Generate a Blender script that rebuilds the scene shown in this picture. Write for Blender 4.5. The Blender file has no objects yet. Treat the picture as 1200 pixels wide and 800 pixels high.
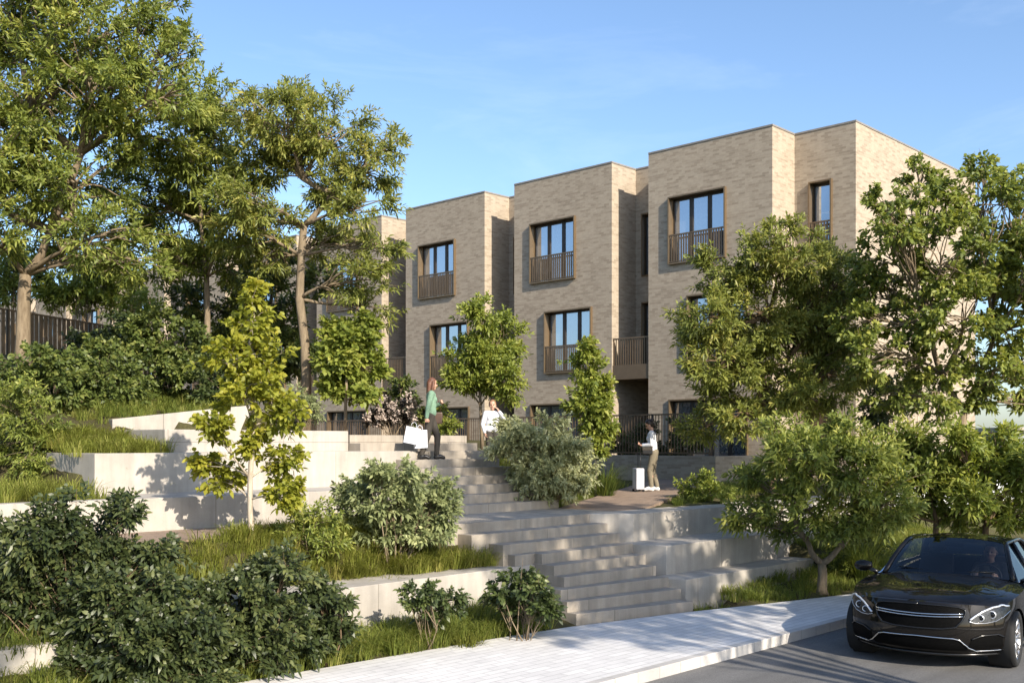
import bpy, bmesh, math, random
import numpy as np
from mathutils import Vector, Matrix
from mathutils.bvhtree import BVHTree

random.seed(7)
scene = bpy.context.scene
COL = scene.collection
R = math.radians

# ---------------------------------------------------------------- frame
# World axes: +X runs along the stairs' risers (away to the right), +Y up the stairs
# and along the row of houses, the camera's eye is the origin.
CU, SU = 0.6896, 0.7242
FPX, CX, HY = 1237.0, 600.0, 518.0


def W(px, py, d):
    """point seen at photo pixel (px, py) at distance d in front of the camera"""
    X = (px - CX) / FPX * d
    z = (HY - py) / FPX * d
    return Vector((CU * X + SU * d, -SU * X + CU * d, z))


SUN_EL = R(29)
SUN_H = Vector((-0.235, -0.972, 0)).normalized()

# ---------------------------------------------------------------- objects


def tag(o, label=None, cat=None, group=None, kind=None):
    if label: o['label'] = label
    if cat: o['category'] = cat
    if group: o['group'] = group
    if kind: o['kind'] = kind
    return o


def empty(name, loc=(0, 0, 0), rz=0.0, label=None, cat=None, group=None):
    o = bpy.data.objects.new(name, None)
    o.empty_display_size = 0.2
    COL.objects.link(o)
    o.location = loc
    o.rotation_euler = (0, 0, rz)
    return tag(o, label, cat, group)


def link(name, me, mat=None, parent=None, smooth=False):
    me.name = name
    o = bpy.data.objects.new(name, me)
    COL.objects.link(o)
    if mat is not None and len(me.materials) == 0:
        me.materials.append(mat)
    if parent is not None: o.parent = parent
    if smooth:
        me.polygons.foreach_set('use_smooth', [True] * len(me.polygons))
    return o


def copy_tree(o, parent=None):
    c = o.copy()
    COL.objects.link(c)
    c.parent = parent
    for ch in list(o.children): copy_tree(ch, c)
    return c


class MB:
    """collects simple solids into one mesh"""

    def __init__(self):
        self.v, self.f, self.s = [], [], []

    def add(self, vs, fs, smooth=False):
        n = len(self.v)
        self.v += [tuple(p) for p in vs]
        self.f += [tuple(i + n for i in f) for f in fs]
        self.s += [smooth] * len(fs)
        return self

    def box(self, x0, x1, y0, y1, z0, z1):
        vs = [(x, y, z) for x in (x0, x1) for y in (y0, y1) for z in (z0, z1)]
        return self.add(vs, [(0, 1, 3, 2), (4, 6, 7, 5), (0, 4, 5, 1), (2, 3, 7, 6), (0, 2, 6, 4), (1, 5, 7, 3)])

    def prism(self, poly, z0, z1):
        """poly counter-clockwise seen from above; z1 may be a list"""
        n = len(poly)
        z1 = z1 if isinstance(z1, (list, tuple)) else [z1] * n
        vs = [(p[0], p[1], z0) for p in poly] + [(p[0], p[1], z1[i]) for i, p in enumerate(poly)]
        fs = [tuple(range(n - 1, -1, -1)), tuple(range(n, 2 * n))]
        fs += [(i, (i + 1) % n, n + (i + 1) % n, n + i) for i in range(n)]
        return self.add(vs, fs)

    def quad(self, a, b, c, d):
        return self.add([a, b, c, d], [(0, 1, 2, 3)])

    def tube(self, pts, rad, sides=8, cap=True):
        pts = [Vector(p) for p in pts]
        if not isinstance(rad, (list, tuple)): rad = [rad] * len(pts)
        rings = []
        ref = Vector((0.31, 0.17, 0.93))
        vs = []
        for i, p in enumerate(pts):
            t = (pts[min(i + 1, len(pts) - 1)] - pts[max(i - 1, 0)])
            if t.length < 1e-9: t = Vector((0, 0, 1))
            t.normalize()
            a = t.cross(ref)
            if a.length < 0.05: a = t.cross(Vector((1, 0, 0)))
            a.normalize()
            b = t.cross(a)
            for k in range(sides):
                th = 2 * math.pi * k / sides
                vs.append(p + (a * math.cos(th) + b * math.sin(th)) * rad[i])
        fs = []
        for i in range(len(pts) - 1):
            for k in range(sides):
                k2 = (k + 1) % sides
                fs.append((i * sides + k, i * sides + k2, (i + 1) * sides + k2, (i + 1) * sides + k))
        if cap:
            fs.append(tuple(range(sides - 1, -1, -1)))
            n = (len(pts) - 1) * sides
            fs.append(tuple(range(n, n + sides)))
        return self.add(vs, fs, smooth=True)

    def lathe(self, prof, sides=24, axis='z', org=(0, 0, 0), close=False):
        """prof: (radius, height) pairs turned about an axis"""
        vs, fs = [], []
        m = len(prof)
        for k in range(sides):
            th = 2 * math.pi * k / sides
            c, s = math.cos(th), math.sin(th)
            for r, h in prof:
                p = {'z': (r * c, r * s, h), 'y': (r * c, h, r * s), 'x': (h, r * c, r * s)}[axis]
                vs.append((p[0] + org[0], p[1] + org[1], p[2] + org[2]))
        for k in range(sides):
            k2 = (k + 1) % sides
            for i in range(m - 1 + (1 if close else 0)):
                i2 = (i + 1) % m
                fs.append((k * m + i, k2 * m + i, k2 * m + i2, k * m + i2))
        return self.add(vs, fs, smooth=True)

    def ball(self, c, r, seg=14, rings=9):
        rx, ry, rz = r if isinstance(r, (list, tuple)) else (r, r, r)
        vs, fs = [], []
        vs.append((c[0], c[1], c[2] + rz))
        for i in range(1, rings):
            ph = math.pi * i / rings
            for k in range(seg):
                th = 2 * math.pi * k / seg
                vs.append((c[0] + rx * math.sin(ph) * math.cos(th), c[1] + ry * math.sin(ph) * math.sin(th), c[2] + rz * math.cos(ph)))
        vs.append((c[0], c[1], c[2] - rz))
        for k in range(seg): fs.append((0, 1 + k, 1 + (k + 1) % seg))
        for i in range(rings - 2):
            for k in range(seg):
                a = 1 + i * seg
                fs.append((a + k, a + seg + k, a + seg + (k + 1) % seg, a + (k + 1) % seg))
        n = len(vs) - 1
        a = 1 + (rings - 2) * seg
        for k in range(seg): fs.append((n, a + (k + 1) % seg, a + k))
        return self.add(vs, fs, smooth=True)

    def mesh(self, name='m', fix=True):
        me = bpy.data.meshes.new(name)
        me.from_pydata(self.v, [], self.f)
        me.polygons.foreach_set('use_smooth', self.s)
        if fix:
            bm = bmesh.new()
            bm.from_mesh(me)
            bmesh.ops.recalc_face_normals(bm, faces=bm.faces)
            bm.to_mesh(me)
            bm.free()
        me.update()
        return me

    def build(self, name, mat, parent=None, bevel=0.0, fix=True):
        me = self.mesh(name, fix)
        if bevel > 0:
            bm = bmesh.new()
            bm.from_mesh(me)
            ed = [e for e in bm.edges if len(e.link_faces) == 2 and e.calc_face_angle(0) > 0.5]
            bmesh.ops.bevel(bm, geom=ed, offset=bevel, segments=2, affect='EDGES', profile=0.7, clamp_overlap=True)
            bm.to_mesh(me)
            bm.free()
        return link(name, me, mat, parent)


def np_mesh(name, V, F, tint=None):
    """V (n,3) floats, F (m,k) ints, all faces of one size"""
    me = bpy.data.meshes.new(name)
    k = F.shape[1]
    me.vertices.add(len(V))
    me.vertices.foreach_set('co', np.ascontiguousarray(V, dtype=np.float32).ravel())
    me.loops.add(F.size)
    me.loops.foreach_set('vertex_index', np.ascontiguousarray(F, dtype=np.int32).ravel())
    me.polygons.add(len(F))
    me.polygons.foreach_set('loop_start', np.arange(0, F.size, k, dtype=np.int32))
    try:
        me.polygons.foreach_set('loop_total', np.full(len(F), k, dtype=np.int32))
    except Exception:
        pass
    if tint is not None:
        at = me.attributes.new('tint', 'FLOAT', 'POINT')
        at.data.foreach_set('value', np.ascontiguousarray(tint, dtype=np.float32))
    me.update(calc_edges=True)
    return me


# ---------------------------------------------------------------- materials


class NT:
    def __init__(self, name):
        self.m = bpy.data.materials.new(name)
        self.m.use_nodes = True
        self.t = self.m.node_tree
        self.t.nodes.clear()
        self.out = self.n('ShaderNodeOutputMaterial')

    def n(self, typ, **kw):
        x = self.t.nodes.new(typ)
        for k, v in kw.items():
            if hasattr(x, k) and k not in x.inputs: setattr(x, k, v)
            else: x.inputs[k].default_value = v
        return x

    def l(self, a, b): self.t.links.new(a, b)

    def ramp(self, fac, stops):
        r = self.n('ShaderNodeValToRGB')
        el = r.color_ramp.elements
        while len(el) < len(stops): el.new(0.5)
        for e, (p, c) in zip(el, stops):
            e.position = p
            e.color = (*c, 1) if len(c) == 3 else c
        self.l(fac, r.inputs[0])
        return r.outputs[0]

    def noise(self, vec, scale, detail=4, rough=0.55):
        x = self.n('ShaderNodeTexNoise')
        x.inputs['Scale'].default_value = scale
        x.inputs['Detail'].default_value = detail
        x.inputs['Roughness'].default_value = rough
        if vec is not None: self.l(vec, x.inputs['Vector'])
        return x.outputs['Fac']

    def mul(self, col, fac_out, lo, hi):
        """multiply a colour by a value mapped lo..hi"""
        mr = self.n('ShaderNodeMapRange')
        mr.inputs['From Min'].default_value = 0.3
        mr.inputs['From Max'].default_value = 0.7
        mr.inputs['To Min'].default_value = lo
        mr.inputs['To Max'].default_value = hi
        self.l(fac_out, mr.inputs['Value'])
        vm = self.n('ShaderNodeVectorMath', operation='SCALE')
        self.l(col, vm.inputs[0])
        self.l(mr.outputs[0], vm.inputs['Scale'])
        return vm.outputs[0]

    def done(self, col=None, rough=0.6, metal=0.0, spec=0.5, bump=None, bstr=0.3, bdist=0.01, **kw):
        p = self.n('ShaderNodeBsdfPrincipled')
        if isinstance(col, (tuple, list)): p.inputs['Base Color'].default_value = (*col, 1)
        elif col is not None: self.l(col, p.inputs['Base Color'])
        p.inputs['Roughness'].default_value = rough
        p.inputs['Metallic'].default_value = metal
        p.inputs['Specular IOR Level'].default_value = spec
        for k, v in kw.items(): p.inputs[k.replace('_', ' ')].default_value = v
        if bump is not None:
            b = self.n('ShaderNodeBump')
            b.inputs['Strength'].default_value = bstr
            b.inputs['Distance'].default_value = bdist
            self.l(bump, b.inputs['Height'])
            self.l(b.outputs[0], p.inputs['Normal'])
        self.l(p.outputs[0], self.out.inputs[0])
        self.p = p
        return self.m


def m_plain(name, col, rough=0.5, metal=0.0, spec=0.5, var=0.12, scale=6.0, bump=0.0, **kw):
    t = NT(name)
    tc = t.n('ShaderNodeTexCoord')
    f = t.noise(tc.outputs['Object'], scale, 5)
    c = t.n('ShaderNodeRGB')
    c.outputs[0].default_value = (*col, 1)
    cc = t.mul(c.outputs[0], f, 1 - var, 1 + var)
    b = None
    if bump > 0: b = t.noise(tc.outputs['Object'], scale * 12, 3)
    return t.done(cc, rough, metal, spec, b, bump, 0.004, **kw)


def m_concrete(name, base, streak=0.22):
    t = NT(name)
    g = t.n('ShaderNodeNewGeometry')
    pos = g.outputs['Position']
    big = t.noise(pos, 0.55, 5, 0.6)
    mid = t.noise(pos, 2.6, 6, 0.65)
    mp = t.n('ShaderNodeMapping')
    mp.inputs['Scale'].default_value = (5.0, 5.0, 0.55)
    t.l(pos, mp.inputs['Vector'])
    st = t.noise(mp.outputs[0], 1.0, 5, 0.6)
    fine = t.noise(pos, 60, 3, 0.7)
    c = t.ramp(mid, [(0.25, tuple(x * 0.86 for x in base)), (0.75, tuple(min(1, x * 1.08) for x in base))])
    c = t.mul(c, big, 0.88, 1.08)
    c = t.mul(c, st, 1 - streak, 1.05)
    c = t.mul(c, fine, 0.95, 1.05)
    vr = t.n('ShaderNodeTexVoronoi')
    vr.inputs['Scale'].default_value = 9.0
    t.l(pos, vr.inputs['Vector'])
    hole = t.ramp(vr.outputs['Distance'], [(0.0, (0.62, 0.6, 0.58)), (0.045, (1, 1, 1))])
    mx = t.n('ShaderNodeMix', data_type='RGBA', blend_type='MULTIPLY')
    mx.inputs[0].default_value = 0.8
    t.l(c, mx.inputs[6]); t.l(hole, mx.inputs[7])
    sp = t.n('ShaderNodeSeparateXYZ'); t.l(pos, sp.inputs[0])
    ad = t.n('ShaderNodeMath', operation='ADD'); t.l(sp.outputs[0], ad.inputs[0]); t.l(sp.outputs[1], ad.inputs[1])
    cb = t.n('ShaderNodeCombineXYZ'); t.l(ad.outputs[0], cb.inputs[0]); t.l(sp.outputs[2], cb.inputs[1])
    br = t.n('ShaderNodeTexBrick'); br.offset = 0.0
    for k_, v_ in (('Scale', 1.0), ('Brick Width', 2.35), ('Row Height', 40.0), ('Mortar Size', 0.006), ('Mortar Smooth', 0.3), ('Bias', 0.0)): br.inputs[k_].default_value = v_
    br.inputs['Color1'].default_value = (1, 1, 1, 1); br.inputs['Color2'].default_value = (0.92, 0.915, 0.905, 1); br.inputs['Mortar'].default_value = (0.5, 0.48, 0.46, 1)
    t.l(cb.outputs[0], br.inputs['Vector'])
    m2 = t.n('ShaderNodeMix', data_type='RGBA', blend_type='MULTIPLY'); m2.inputs[0].default_value = 1.0
    t.l(mx.outputs[2], m2.inputs[6]); t.l(br.outputs['Color'], m2.inputs[7])
    return t.done(m2.outputs[2], 0.82, 0, 0.3, fine, 0.25, 0.004)


def m_brick(name):
    t = NT(name)
    tc = t.n('ShaderNodeTexCoord')
    sp = t.n('ShaderNodeSeparateXYZ')
    t.l(tc.outputs['Object'], sp.inputs[0])
    ad = t.n('ShaderNodeMath', operation='ADD')
    t.l(sp.outputs[0], ad.inputs[0]); t.l(sp.outputs[1], ad.inputs[1])
    cb = t.n('ShaderNodeCombineXYZ')
    t.l(ad.outputs[0], cb.inputs[0]); t.l(sp.outputs[2], cb.inputs[1])
    br = t.n('ShaderNodeTexBrick')
    br.offset = 0.5
    br.inputs['Scale'].default_value = 1.0
    br.inputs['Brick Width'].default_value = 0.225
    br.inputs['Row Height'].default_value = 0.066
    br.inputs['Mortar Size'].default_value = 0.006
    br.inputs['Mortar Smooth'].default_value = 0.2
    br.inputs['Bias'].default_value = -0.12
    br.inputs['Color1'].default_value = (0.405, 0.338, 0.257, 1)
    br.inputs['Color2'].default_value = (0.322, 0.262, 0.195, 1)
    br.inputs['Mortar'].default_value = (0.40, 0.338, 0.258, 1)
    t.l(cb.outputs[0], br.inputs['Vector'])
    n1 = t.noise(cb.outputs[0], 0.35, 5)
    mp = t.n('ShaderNodeMapping')
    mp.inputs['Scale'].default_value = (5.5, 16.0, 1)
    t.l(cb.outputs[0], mp.inputs['Vector'])
    n2 = t.noise(mp.outputs[0], 1.0, 3, 0.7)
    c = t.mul(br.outputs['Color'], n1, 0.93, 1.05)
    c = t.mul(c, n2, 0.88, 1.10)
    b2 = t.n('ShaderNodeTexBrick')
    b2.offset = 0.5
    for k_, v_ in (('Scale', 1.0), ('Brick Width', 0.225), ('Row Height', 0.066), ('Mortar Size', 0.0), ('Bias', -0.62)): b2.inputs[k_].default_value = v_
    b2.inputs['Color1'].default_value = (1, 1, 1, 1)
    b2.inputs['Color2'].default_value = (0.42, 0.38, 0.34, 1)
    b2.inputs['Mortar'].default_value = (1, 1, 1, 1)
    t.l(cb.outputs[0], b2.inputs['Vector'])
    mb_ = t.n('ShaderNodeMix', data_type='RGBA', blend_type='MULTIPLY')
    mb_.inputs[0].default_value = 0.5
    t.l(c, mb_.inputs[6]); t.l(b2.outputs['Color'], mb_.inputs[7])
    c = mb_.outputs[2]
    return t.done(c, 0.85, 0, 0.25, br.outputs['Fac'], -0.35, 0.008)


def m_leaf(name, dark, light, yellow, transl=0.35, rough=0.42, spec=0.45):
    t = NT(name)
    at = t.n('ShaderNodeAttribute', attribute_name='tint')
    c = t.ramp(at.outputs['Fac'], [(0.0, dark), (0.6, light), (1.0, yellow)])
    p = t.n('ShaderNodeBsdfPrincipled')
    p.inputs['Roughness'].default_value = rough
    p.inputs['Specular IOR Level'].default_value = spec
    t.l(c, p.inputs['Base Color'])
    tr = t.n('ShaderNodeBsdfTranslucent')
    hs = t.n('ShaderNodeHueSaturation')
    hs.inputs['Hue'].default_value = 0.485
    hs.inputs['Saturation'].default_value = 1.1
    hs.inputs['Value'].default_value = 1.35
    t.l(c, hs.inputs['Color'])
    t.l(hs.outputs[0], tr.inputs['Color'])
    mx = t.n('ShaderNodeMixShader')
    mx.inputs[0].default_value = transl
    t.l(p.outputs[0], mx.inputs[1]); t.l(tr.outputs[0], mx.inputs[2])
    t.l(mx.outputs[0], t.out.inputs[0])
    return t.m


def m_bark(name, a, b):
    t = NT(name)
    tc = t.n('ShaderNodeTexCoord')
    mp = t.n('ShaderNodeMapping')
    mp.inputs['Scale'].default_value = (14, 14, 3)
    t.l(tc.outputs['Object'], mp.inputs['Vector'])
    f = t.noise(mp.outputs[0], 1.0, 6, 0.7)
    c = t.ramp(f, [(0.3, a), (0.7, b)])
    return t.done(c, 0.9, 0, 0.2, f, 0.6, 0.02)


def m_ground(name, stops, scale=1.2, bump=0.4):
    t = NT(name)
    g = t.n('ShaderNodeNewGeometry')
    f = t.noise(g.outputs['Position'], scale, 8, 0.7)
    f2 = t.noise(g.outputs['Position'], scale * 22, 4, 0.7)
    c = t.ramp(f, stops)
    c = t.mul(c, f2, 0.7, 1.3)
    return t.done(c, 0.95, 0, 0.15, f2, bump, 0.03)


def m_paving(name, c1, c2, mort, bw, rh, ms, rot=0.0, rough=0.75, var=0.1):
    t = NT(name)
    g = t.n('ShaderNodeNewGeometry')
    mp = t.n('ShaderNodeMapping')
    mp.inputs['Rotation'].default_value = (0, 0, rot)
    t.l(g.outputs['Position'], mp.inputs['Vector'])
    br = t.n('ShaderNodeTexBrick')
    br.inputs['Scale'].default_value = 1.0
    br.inputs['Brick Width'].default_value = bw
    br.inputs['Row Height'].default_value = rh
    br.inputs['Mortar Size'].default_value = ms
    br.inputs['Color1'].default_value = (*c1, 1)
    br.inputs['Color2'].default_value = (*c2, 1)
    br.inputs['Mortar'].default_value = (*mort, 1)
    t.l(mp.outputs[0], br.inputs['Vector'])
    n1 = t.noise(g.outputs['Position'], 1.1, 6, 0.65)
    n2 = t.noise(g.outputs['Position'], 45, 3, 0.7)
    c = t.mul(br.outputs['Color'], n1, 1 - var, 1 + var * 0.6)
    c = t.mul(c, n2, 0.93, 1.07)
    return t.done(c, rough, 0, 0.3, br.outputs['Fac'], -0.25, 0.006)


M = {}
M['concrete'] = m_concrete('pale concrete', (0.465, 0.428, 0.376))
M['concrete_step'] = m_concrete('stair concrete', (0.41, 0.362, 0.30), 0.28)
M['brick'] = m_brick('buff brick')
M['bronze'] = m_plain('bronze metal', (0.165, 0.115, 0.070), 0.45, 0.45, 0.5, 0.08)
M['bronze_dark'] = m_plain('dark bronze metal', (0.045, 0.036, 0.028), 0.45, 0.3, 0.5, 0.08)
M['reveal'] = m_plain('bronze window surround', (0.20, 0.140, 0.080), 0.38, 0.45, 0.5, 0.06)
M['coping'] = m_plain('grey coping metal', (0.29, 0.26, 0.225), 0.5, 0.3)
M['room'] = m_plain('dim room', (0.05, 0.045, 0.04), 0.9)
M['curtain'] = m_plain('white curtain', (0.62, 0.60, 0.57), 0.9, var=0.2, scale=14)
M['door'] = m_plain('brown timber door', (0.085, 0.052, 0.032), 0.5, var=0.2, scale=9)
M['white_metal'] = m_plain('white painted metal', (0.75, 0.75, 0.74), 0.5)
M['soil'] = m_ground('planting soil', [(0.3, (0.045, 0.036, 0.022)), (0.55, (0.075, 0.070, 0.028)), (0.75, (0.085, 0.095, 0.030))])
M['path'] = m_paving('brown clay paving', (0.33, 0.24, 0.175), (0.25, 0.18, 0.132), (0.17, 0.135, 0.105), 0.21, 0.105, 0.006, 0.35, 0.85, 0.15)
M['pave'] = m_paving('white paving blocks', (0.70, 0.685, 0.665), (0.615, 0.60, 0.585), (0.49, 0.48, 0.465), 0.42, 0.14, 0.009, 0.0, 0.7, 0.14)
M['kerb'] = m_paving('kerb stone', (0.55, 0.53, 0.50), (0.45, 0.43, 0.41), (0.30, 0.29, 0.27), 0.45, 4.0, 0.006, 0.0, 0.75, 0.2)


def m_road():
    t = NT('grey asphalt')
    g = t.n('ShaderNodeNewGeometry')
    f = t.noise(g.outputs['Position'], 0.7, 6, 0.6)
    mp = t.n('ShaderNodeMapping')
    mp.inputs['Scale'].default_value = (0.25, 3.0, 1)
    t.l(g.outputs['Position'], mp.inputs['Vector'])
    w = t.noise(mp.outputs[0], 1.0, 5, 0.6)
    sp = t.noise(g.outputs['Position'], 90, 2, 0.8)
    c = t.ramp(sp, [(0.3, (0.085, 0.084, 0.083)), (0.7, (0.20, 0.195, 0.187))])
    c = t.mul(c, f, 0.85, 1.12)
    c = t.mul(c, w, 0.85, 1.15)
    return t.done(c, 0.85, 0, 0.35, sp, 0.5, 0.006)


M['road'] = m_road()
M['bark_tan'] = m_bark('tan bark', (0.125, 0.092, 0.060), (0.275, 0.218, 0.145))
M['bark_dark'] = m_bark('brown bark', (0.085, 0.056, 0.034), (0.22, 0.155, 0.095))
M['bark_pale'] = m_bark('pale bark', (0.27, 0.215, 0.15), (0.55, 0.49, 0.40))
M['leaf_mid'] = m_leaf('mid green leaf', (0.056, 0.086, 0.020), (0.209, 0.251, 0.050), (0.418, 0.411, 0.097), 0.35, 0.5, 0.4)
M['leaf_olive'] = m_leaf('olive leaf', (0.069, 0.091, 0.022), (0.234, 0.263, 0.057), (0.418, 0.380, 0.101), 0.38, 0.5, 0.4)
M['leaf_dark'] = m_leaf('dark green leaf', (0.018, 0.031, 0.011), (0.064, 0.090, 0.026), (0.165, 0.187, 0.061), 0.22, 0.45, 0.45)
M['leaf_laurel'] = m_leaf('laurel leaf', (0.017, 0.028, 0.010), (0.057, 0.077, 0.025), (0.155, 0.172, 0.057), 0.2, 0.42, 0.45)
M['leaf_yellow'] = m_leaf('yellow green leaf', (0.095, 0.125, 0.016), (0.29, 0.305, 0.038), (0.46, 0.42, 0.065), 0.42, 0.5, 0.35)
M['leaf_fresh'] = m_leaf('fresh green leaf', (0.077, 0.119, 0.022), (0.237, 0.281, 0.051), (0.396, 0.396, 0.088), 0.4, 0.5, 0.4)
M['leaf_pale'] = m_leaf('pale grey green leaf', (0.156, 0.174, 0.072), (0.408, 0.420, 0.210), (0.620, 0.620, 0.396), 0.3, 0.6, 0.3)
M['leaf_silver'] = m_leaf('soft green leaf', (0.083, 0.108, 0.044), (0.237, 0.270, 0.116), (0.440, 0.462, 0.220), 0.3, 0.55, 0.35)
M['leaf_purple'] = m_leaf('purple brown leaf', (0.025, 0.02, 0.017), (0.054, 0.046, 0.034), (0.124, 0.109, 0.078), 0.2)
M['grass'] = m_leaf('grass blade', (0.12, 0.128, 0.024), (0.265, 0.30, 0.058), (0.45, 0.41, 0.13), 0.4, 0.65, 0.2)
M['grass_green'] = m_leaf('green grass blade', (0.085, 0.118, 0.024), (0.225, 0.265, 0.055), (0.38, 0.37, 0.11), 0.4, 0.65, 0.2)
M['petal'] = m_plain('pale pink petal', (0.40, 0.33, 0.28), 0.7)
M['leaf_forest'] = m_leaf('deep green leaf', (0.034, 0.057, 0.016), (0.117, 0.153, 0.036), (0.260, 0.273, 0.072), 0.3, 0.48, 0.4)
# ================================================================ SETTING
PB = [(-40, 11.2), (6.9, 10.80), (10.74, 10.58), (12.2, 10.42), (14.4, 9.98), (16.5, 9.40), (18.4, 8.92), (21, 8.6), (60, 8.4)]
PBx = np.array([p[0] for p in PB]); PBy = np.array([p[1] for p in PB])
KERB = 7.74


def sstep(x, lo, hi):
    t = np.clip((x - lo) / (hi - lo), 0, 1)
    return t * t * (3 - 2 * t)


def height(a, b):
    a = np.asarray(a, float); b = np.asarray(b, float)
    d = b - np.interp(a, PBx, PBy)
    low = np.where(d < 0.02, -2.90, -2.83 + 0.17 * np.clip(d, 0, 3))
    # left of the stairs
    zl1 = np.where(b < 11.5, low, np.interp(b, [11.5, 12.1, 13.0], [-2.68, -2.5, -1.35]))
    zl1 = np.where((a < 5.1) & (b > 11.78), np.maximum(zl1, -2.32), zl1)
    zl2 = np.where(b < 12.05, np.minimum(low, -2.3), np.clip(-2.03 + (b - 12.45) * 1.3 + 0.34 * sstep(a, 10.6, 11.5) * sstep(b, 12.42, 12.5), -2.3, -1.36))
    front = np.where(a < 7.2, zl1, zl2)
    hillA = np.interp(b, [14.9, 16, 18.3, 20.2, 22.5, 25, 80], [-0.87, -0.84, -0.72, 0.3, 1.45, 2.0, 2.3])
    hillB = np.interp(b, [16.4, 16.5, 17.7, 18.8, 20.2, 22.5, 25, 80], [-0.9, -0.22, -0.12, 0.36, 0.7, 1.5, 2.0, 2.3])
    bw = 18.60 - (np.clip(a, 8.9, 11.6) - 8.9) * 0.156
    wt = 0.38 + (np.clip(a, 8.9, 11.6) - 8.9) * 0.118
    hillC = np.where(b < bw, np.interp(b, [16.88, 17.1, 18.2], [-0.95, 0.15, 0.17]), np.maximum(wt, np.interp(b, [18.4, 20.2, 22.5, 25, 80], [0.4, 0.75, 1.55, 2.0, 2.3])))
    back = np.where(a < 7.35, hillA, np.where(a < 8.95, hillB, hillC))
    left = np.where(b < 15.15, front, back)
    # right of the stairs' left edge
    st = np.interp(b, [9.9, 10.2, 12.6, 14.0, 16.7, 17.25], [-3.0, -2.95, -1.75, -1.6, -0.35, 0.08])
    zr = -1.37 + 0.035 * np.clip(a - 17, 0, 7)
    bl = 14.2 + (a - 16.15) * 0.437
    u2 = np.interp(b, [18, 23], [-0.95, 0.05])
    up = 0.08 + (u2 - 0.08) * np.clip((a - 17.5) / 4.5, 0, 1)
    bed = zr + (up - zr) * np.clip((b - bl) / 4.0, 0, 1)
    rlow = np.where(a < 19.75, np.where(b < 10.25, low, np.where(b < 12.35, -2.95, bed)),
                    np.where(b < 12.9, np.where(d < 0.02, -2.90, np.clip(-2.83 + 0.33 * d, -9, -1.36)), bed))
    right = np.where(a < 16.0, st, rlow)
    z = np.where(a < 12.75, left, right)
    # plateau at the head of the stairs
    w = sstep(a, 11.4, 13.2) * (b > 17.15) * (a < 16.0)
    z = np.where(w > 0, z * (1 - w) + 0.08 * w, z)
    z = np.where((a >= 16.0) & (a < 17.0) & (b > 18), np.minimum(z, 0.08), z)
    return z


def hgt(a, b): return float(height(np.array([a]), np.array([b]))[0])


ga = np.concatenate([np.arange(-14, 30, 0.22), np.arange(30, 75, 2.5)])
gb = np.concatenate([np.arange(8.3, 30, 0.22), np.arange(30, 95, 2.5)])
A, B = np.meshgrid(ga, gb, indexing='ij')
rng0 = np.random.default_rng(3)
Z = height(A, B) + rng0.normal(0, 0.012, A.shape)
idx = np.arange(A.size).reshape(A.shape)
Fq = np.stack([idx[:-1, :-1], idx[1:, :-1], idx[1:, 1:], idx[:-1, 1:]], -1).reshape(-1, 4)
me = np_mesh('planting_ground', np.stack([A, B, Z], -1).reshape(-1, 3), Fq)
tag(link('planting_ground', me, M['soil']), kind='structure')

mb = MB(); mb.quad((-900, -900, -3.02), (900, -900, -3.02), (900, 1200, -3.02), (-900, 1200, -3.02))
tag(mb.build('ground', m_ground('dry grass ground', [(0.3, (0.05, 0.052, 0.02)), (0.6, (0.085, 0.085, 0.034)), (0.8, (0.12, 0.10, 0.05))], 0.3), fix=False), kind='structure')
mb = MB(); mb.quad((-120, -0.5, -2.94), (200, -0.5, -2.94), (200, KERB, -2.94), (-120, KERB, -2.94))
tag(mb.build('road', M['road'], fix=False), kind='structure')
# near pavement behind the camera's side of the street
mb = MB(); mb.box(-120, 200, -3.6, -0.5, -3.1, -2.82)
tag(mb.build('pavement', M['pave']), kind='structure')
poly = [(p[0], p[1]) for p in PB][::-1] + [(-40, KERB + 0.14), (60, KERB + 0.14)]
mb = MB(); mb.prism(poly, -3.1, -2.80)
tag(mb.build('pavement', M['pave']), kind='structure')
mb = MB(); mb.box(-40, 60, KERB, KERB + 0.136, -3.1, -2.797)
tag(mb.build('kerb', M['kerb'], bevel=0.012), kind='structure')

# ---- paths
mb = MB(); mb.prism([(3.0, 13.0), (6.8, 13.05), (9.0, 13.45), (11.5, 13.75), (11.5, 14.8), (3.0, 14.8)], -1.6, -1.328)
tag(mb.build('path', M['path']), kind='structure')
# path that runs from the landing to the houses, rising gently
pts = [(16.12, 12.62), (17.3, 12.72), (20.3, 13.95), (24.0, 15.5), (24.0, 17.4), (22.4, 16.75), (16.12, 14.05)]
tops = [-1.33 + 0.045 * max(0, p[0] - 17.0) for p in pts]
mb = MB(); mb.prism(pts, -2.2, tops)
tag(mb.build('path', M['path']), kind='structure')
mb = MB(); mb.prism([(12.95, 17.10), (16.1, 17.10), (16.6, 18.6), (18, 22), (22, 25.5), (23.9, 27), (23.9, 34), (12.95, 34)], -0.4, 0.145)
tag(mb.build('path', M['path']), kind='structure')

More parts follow.
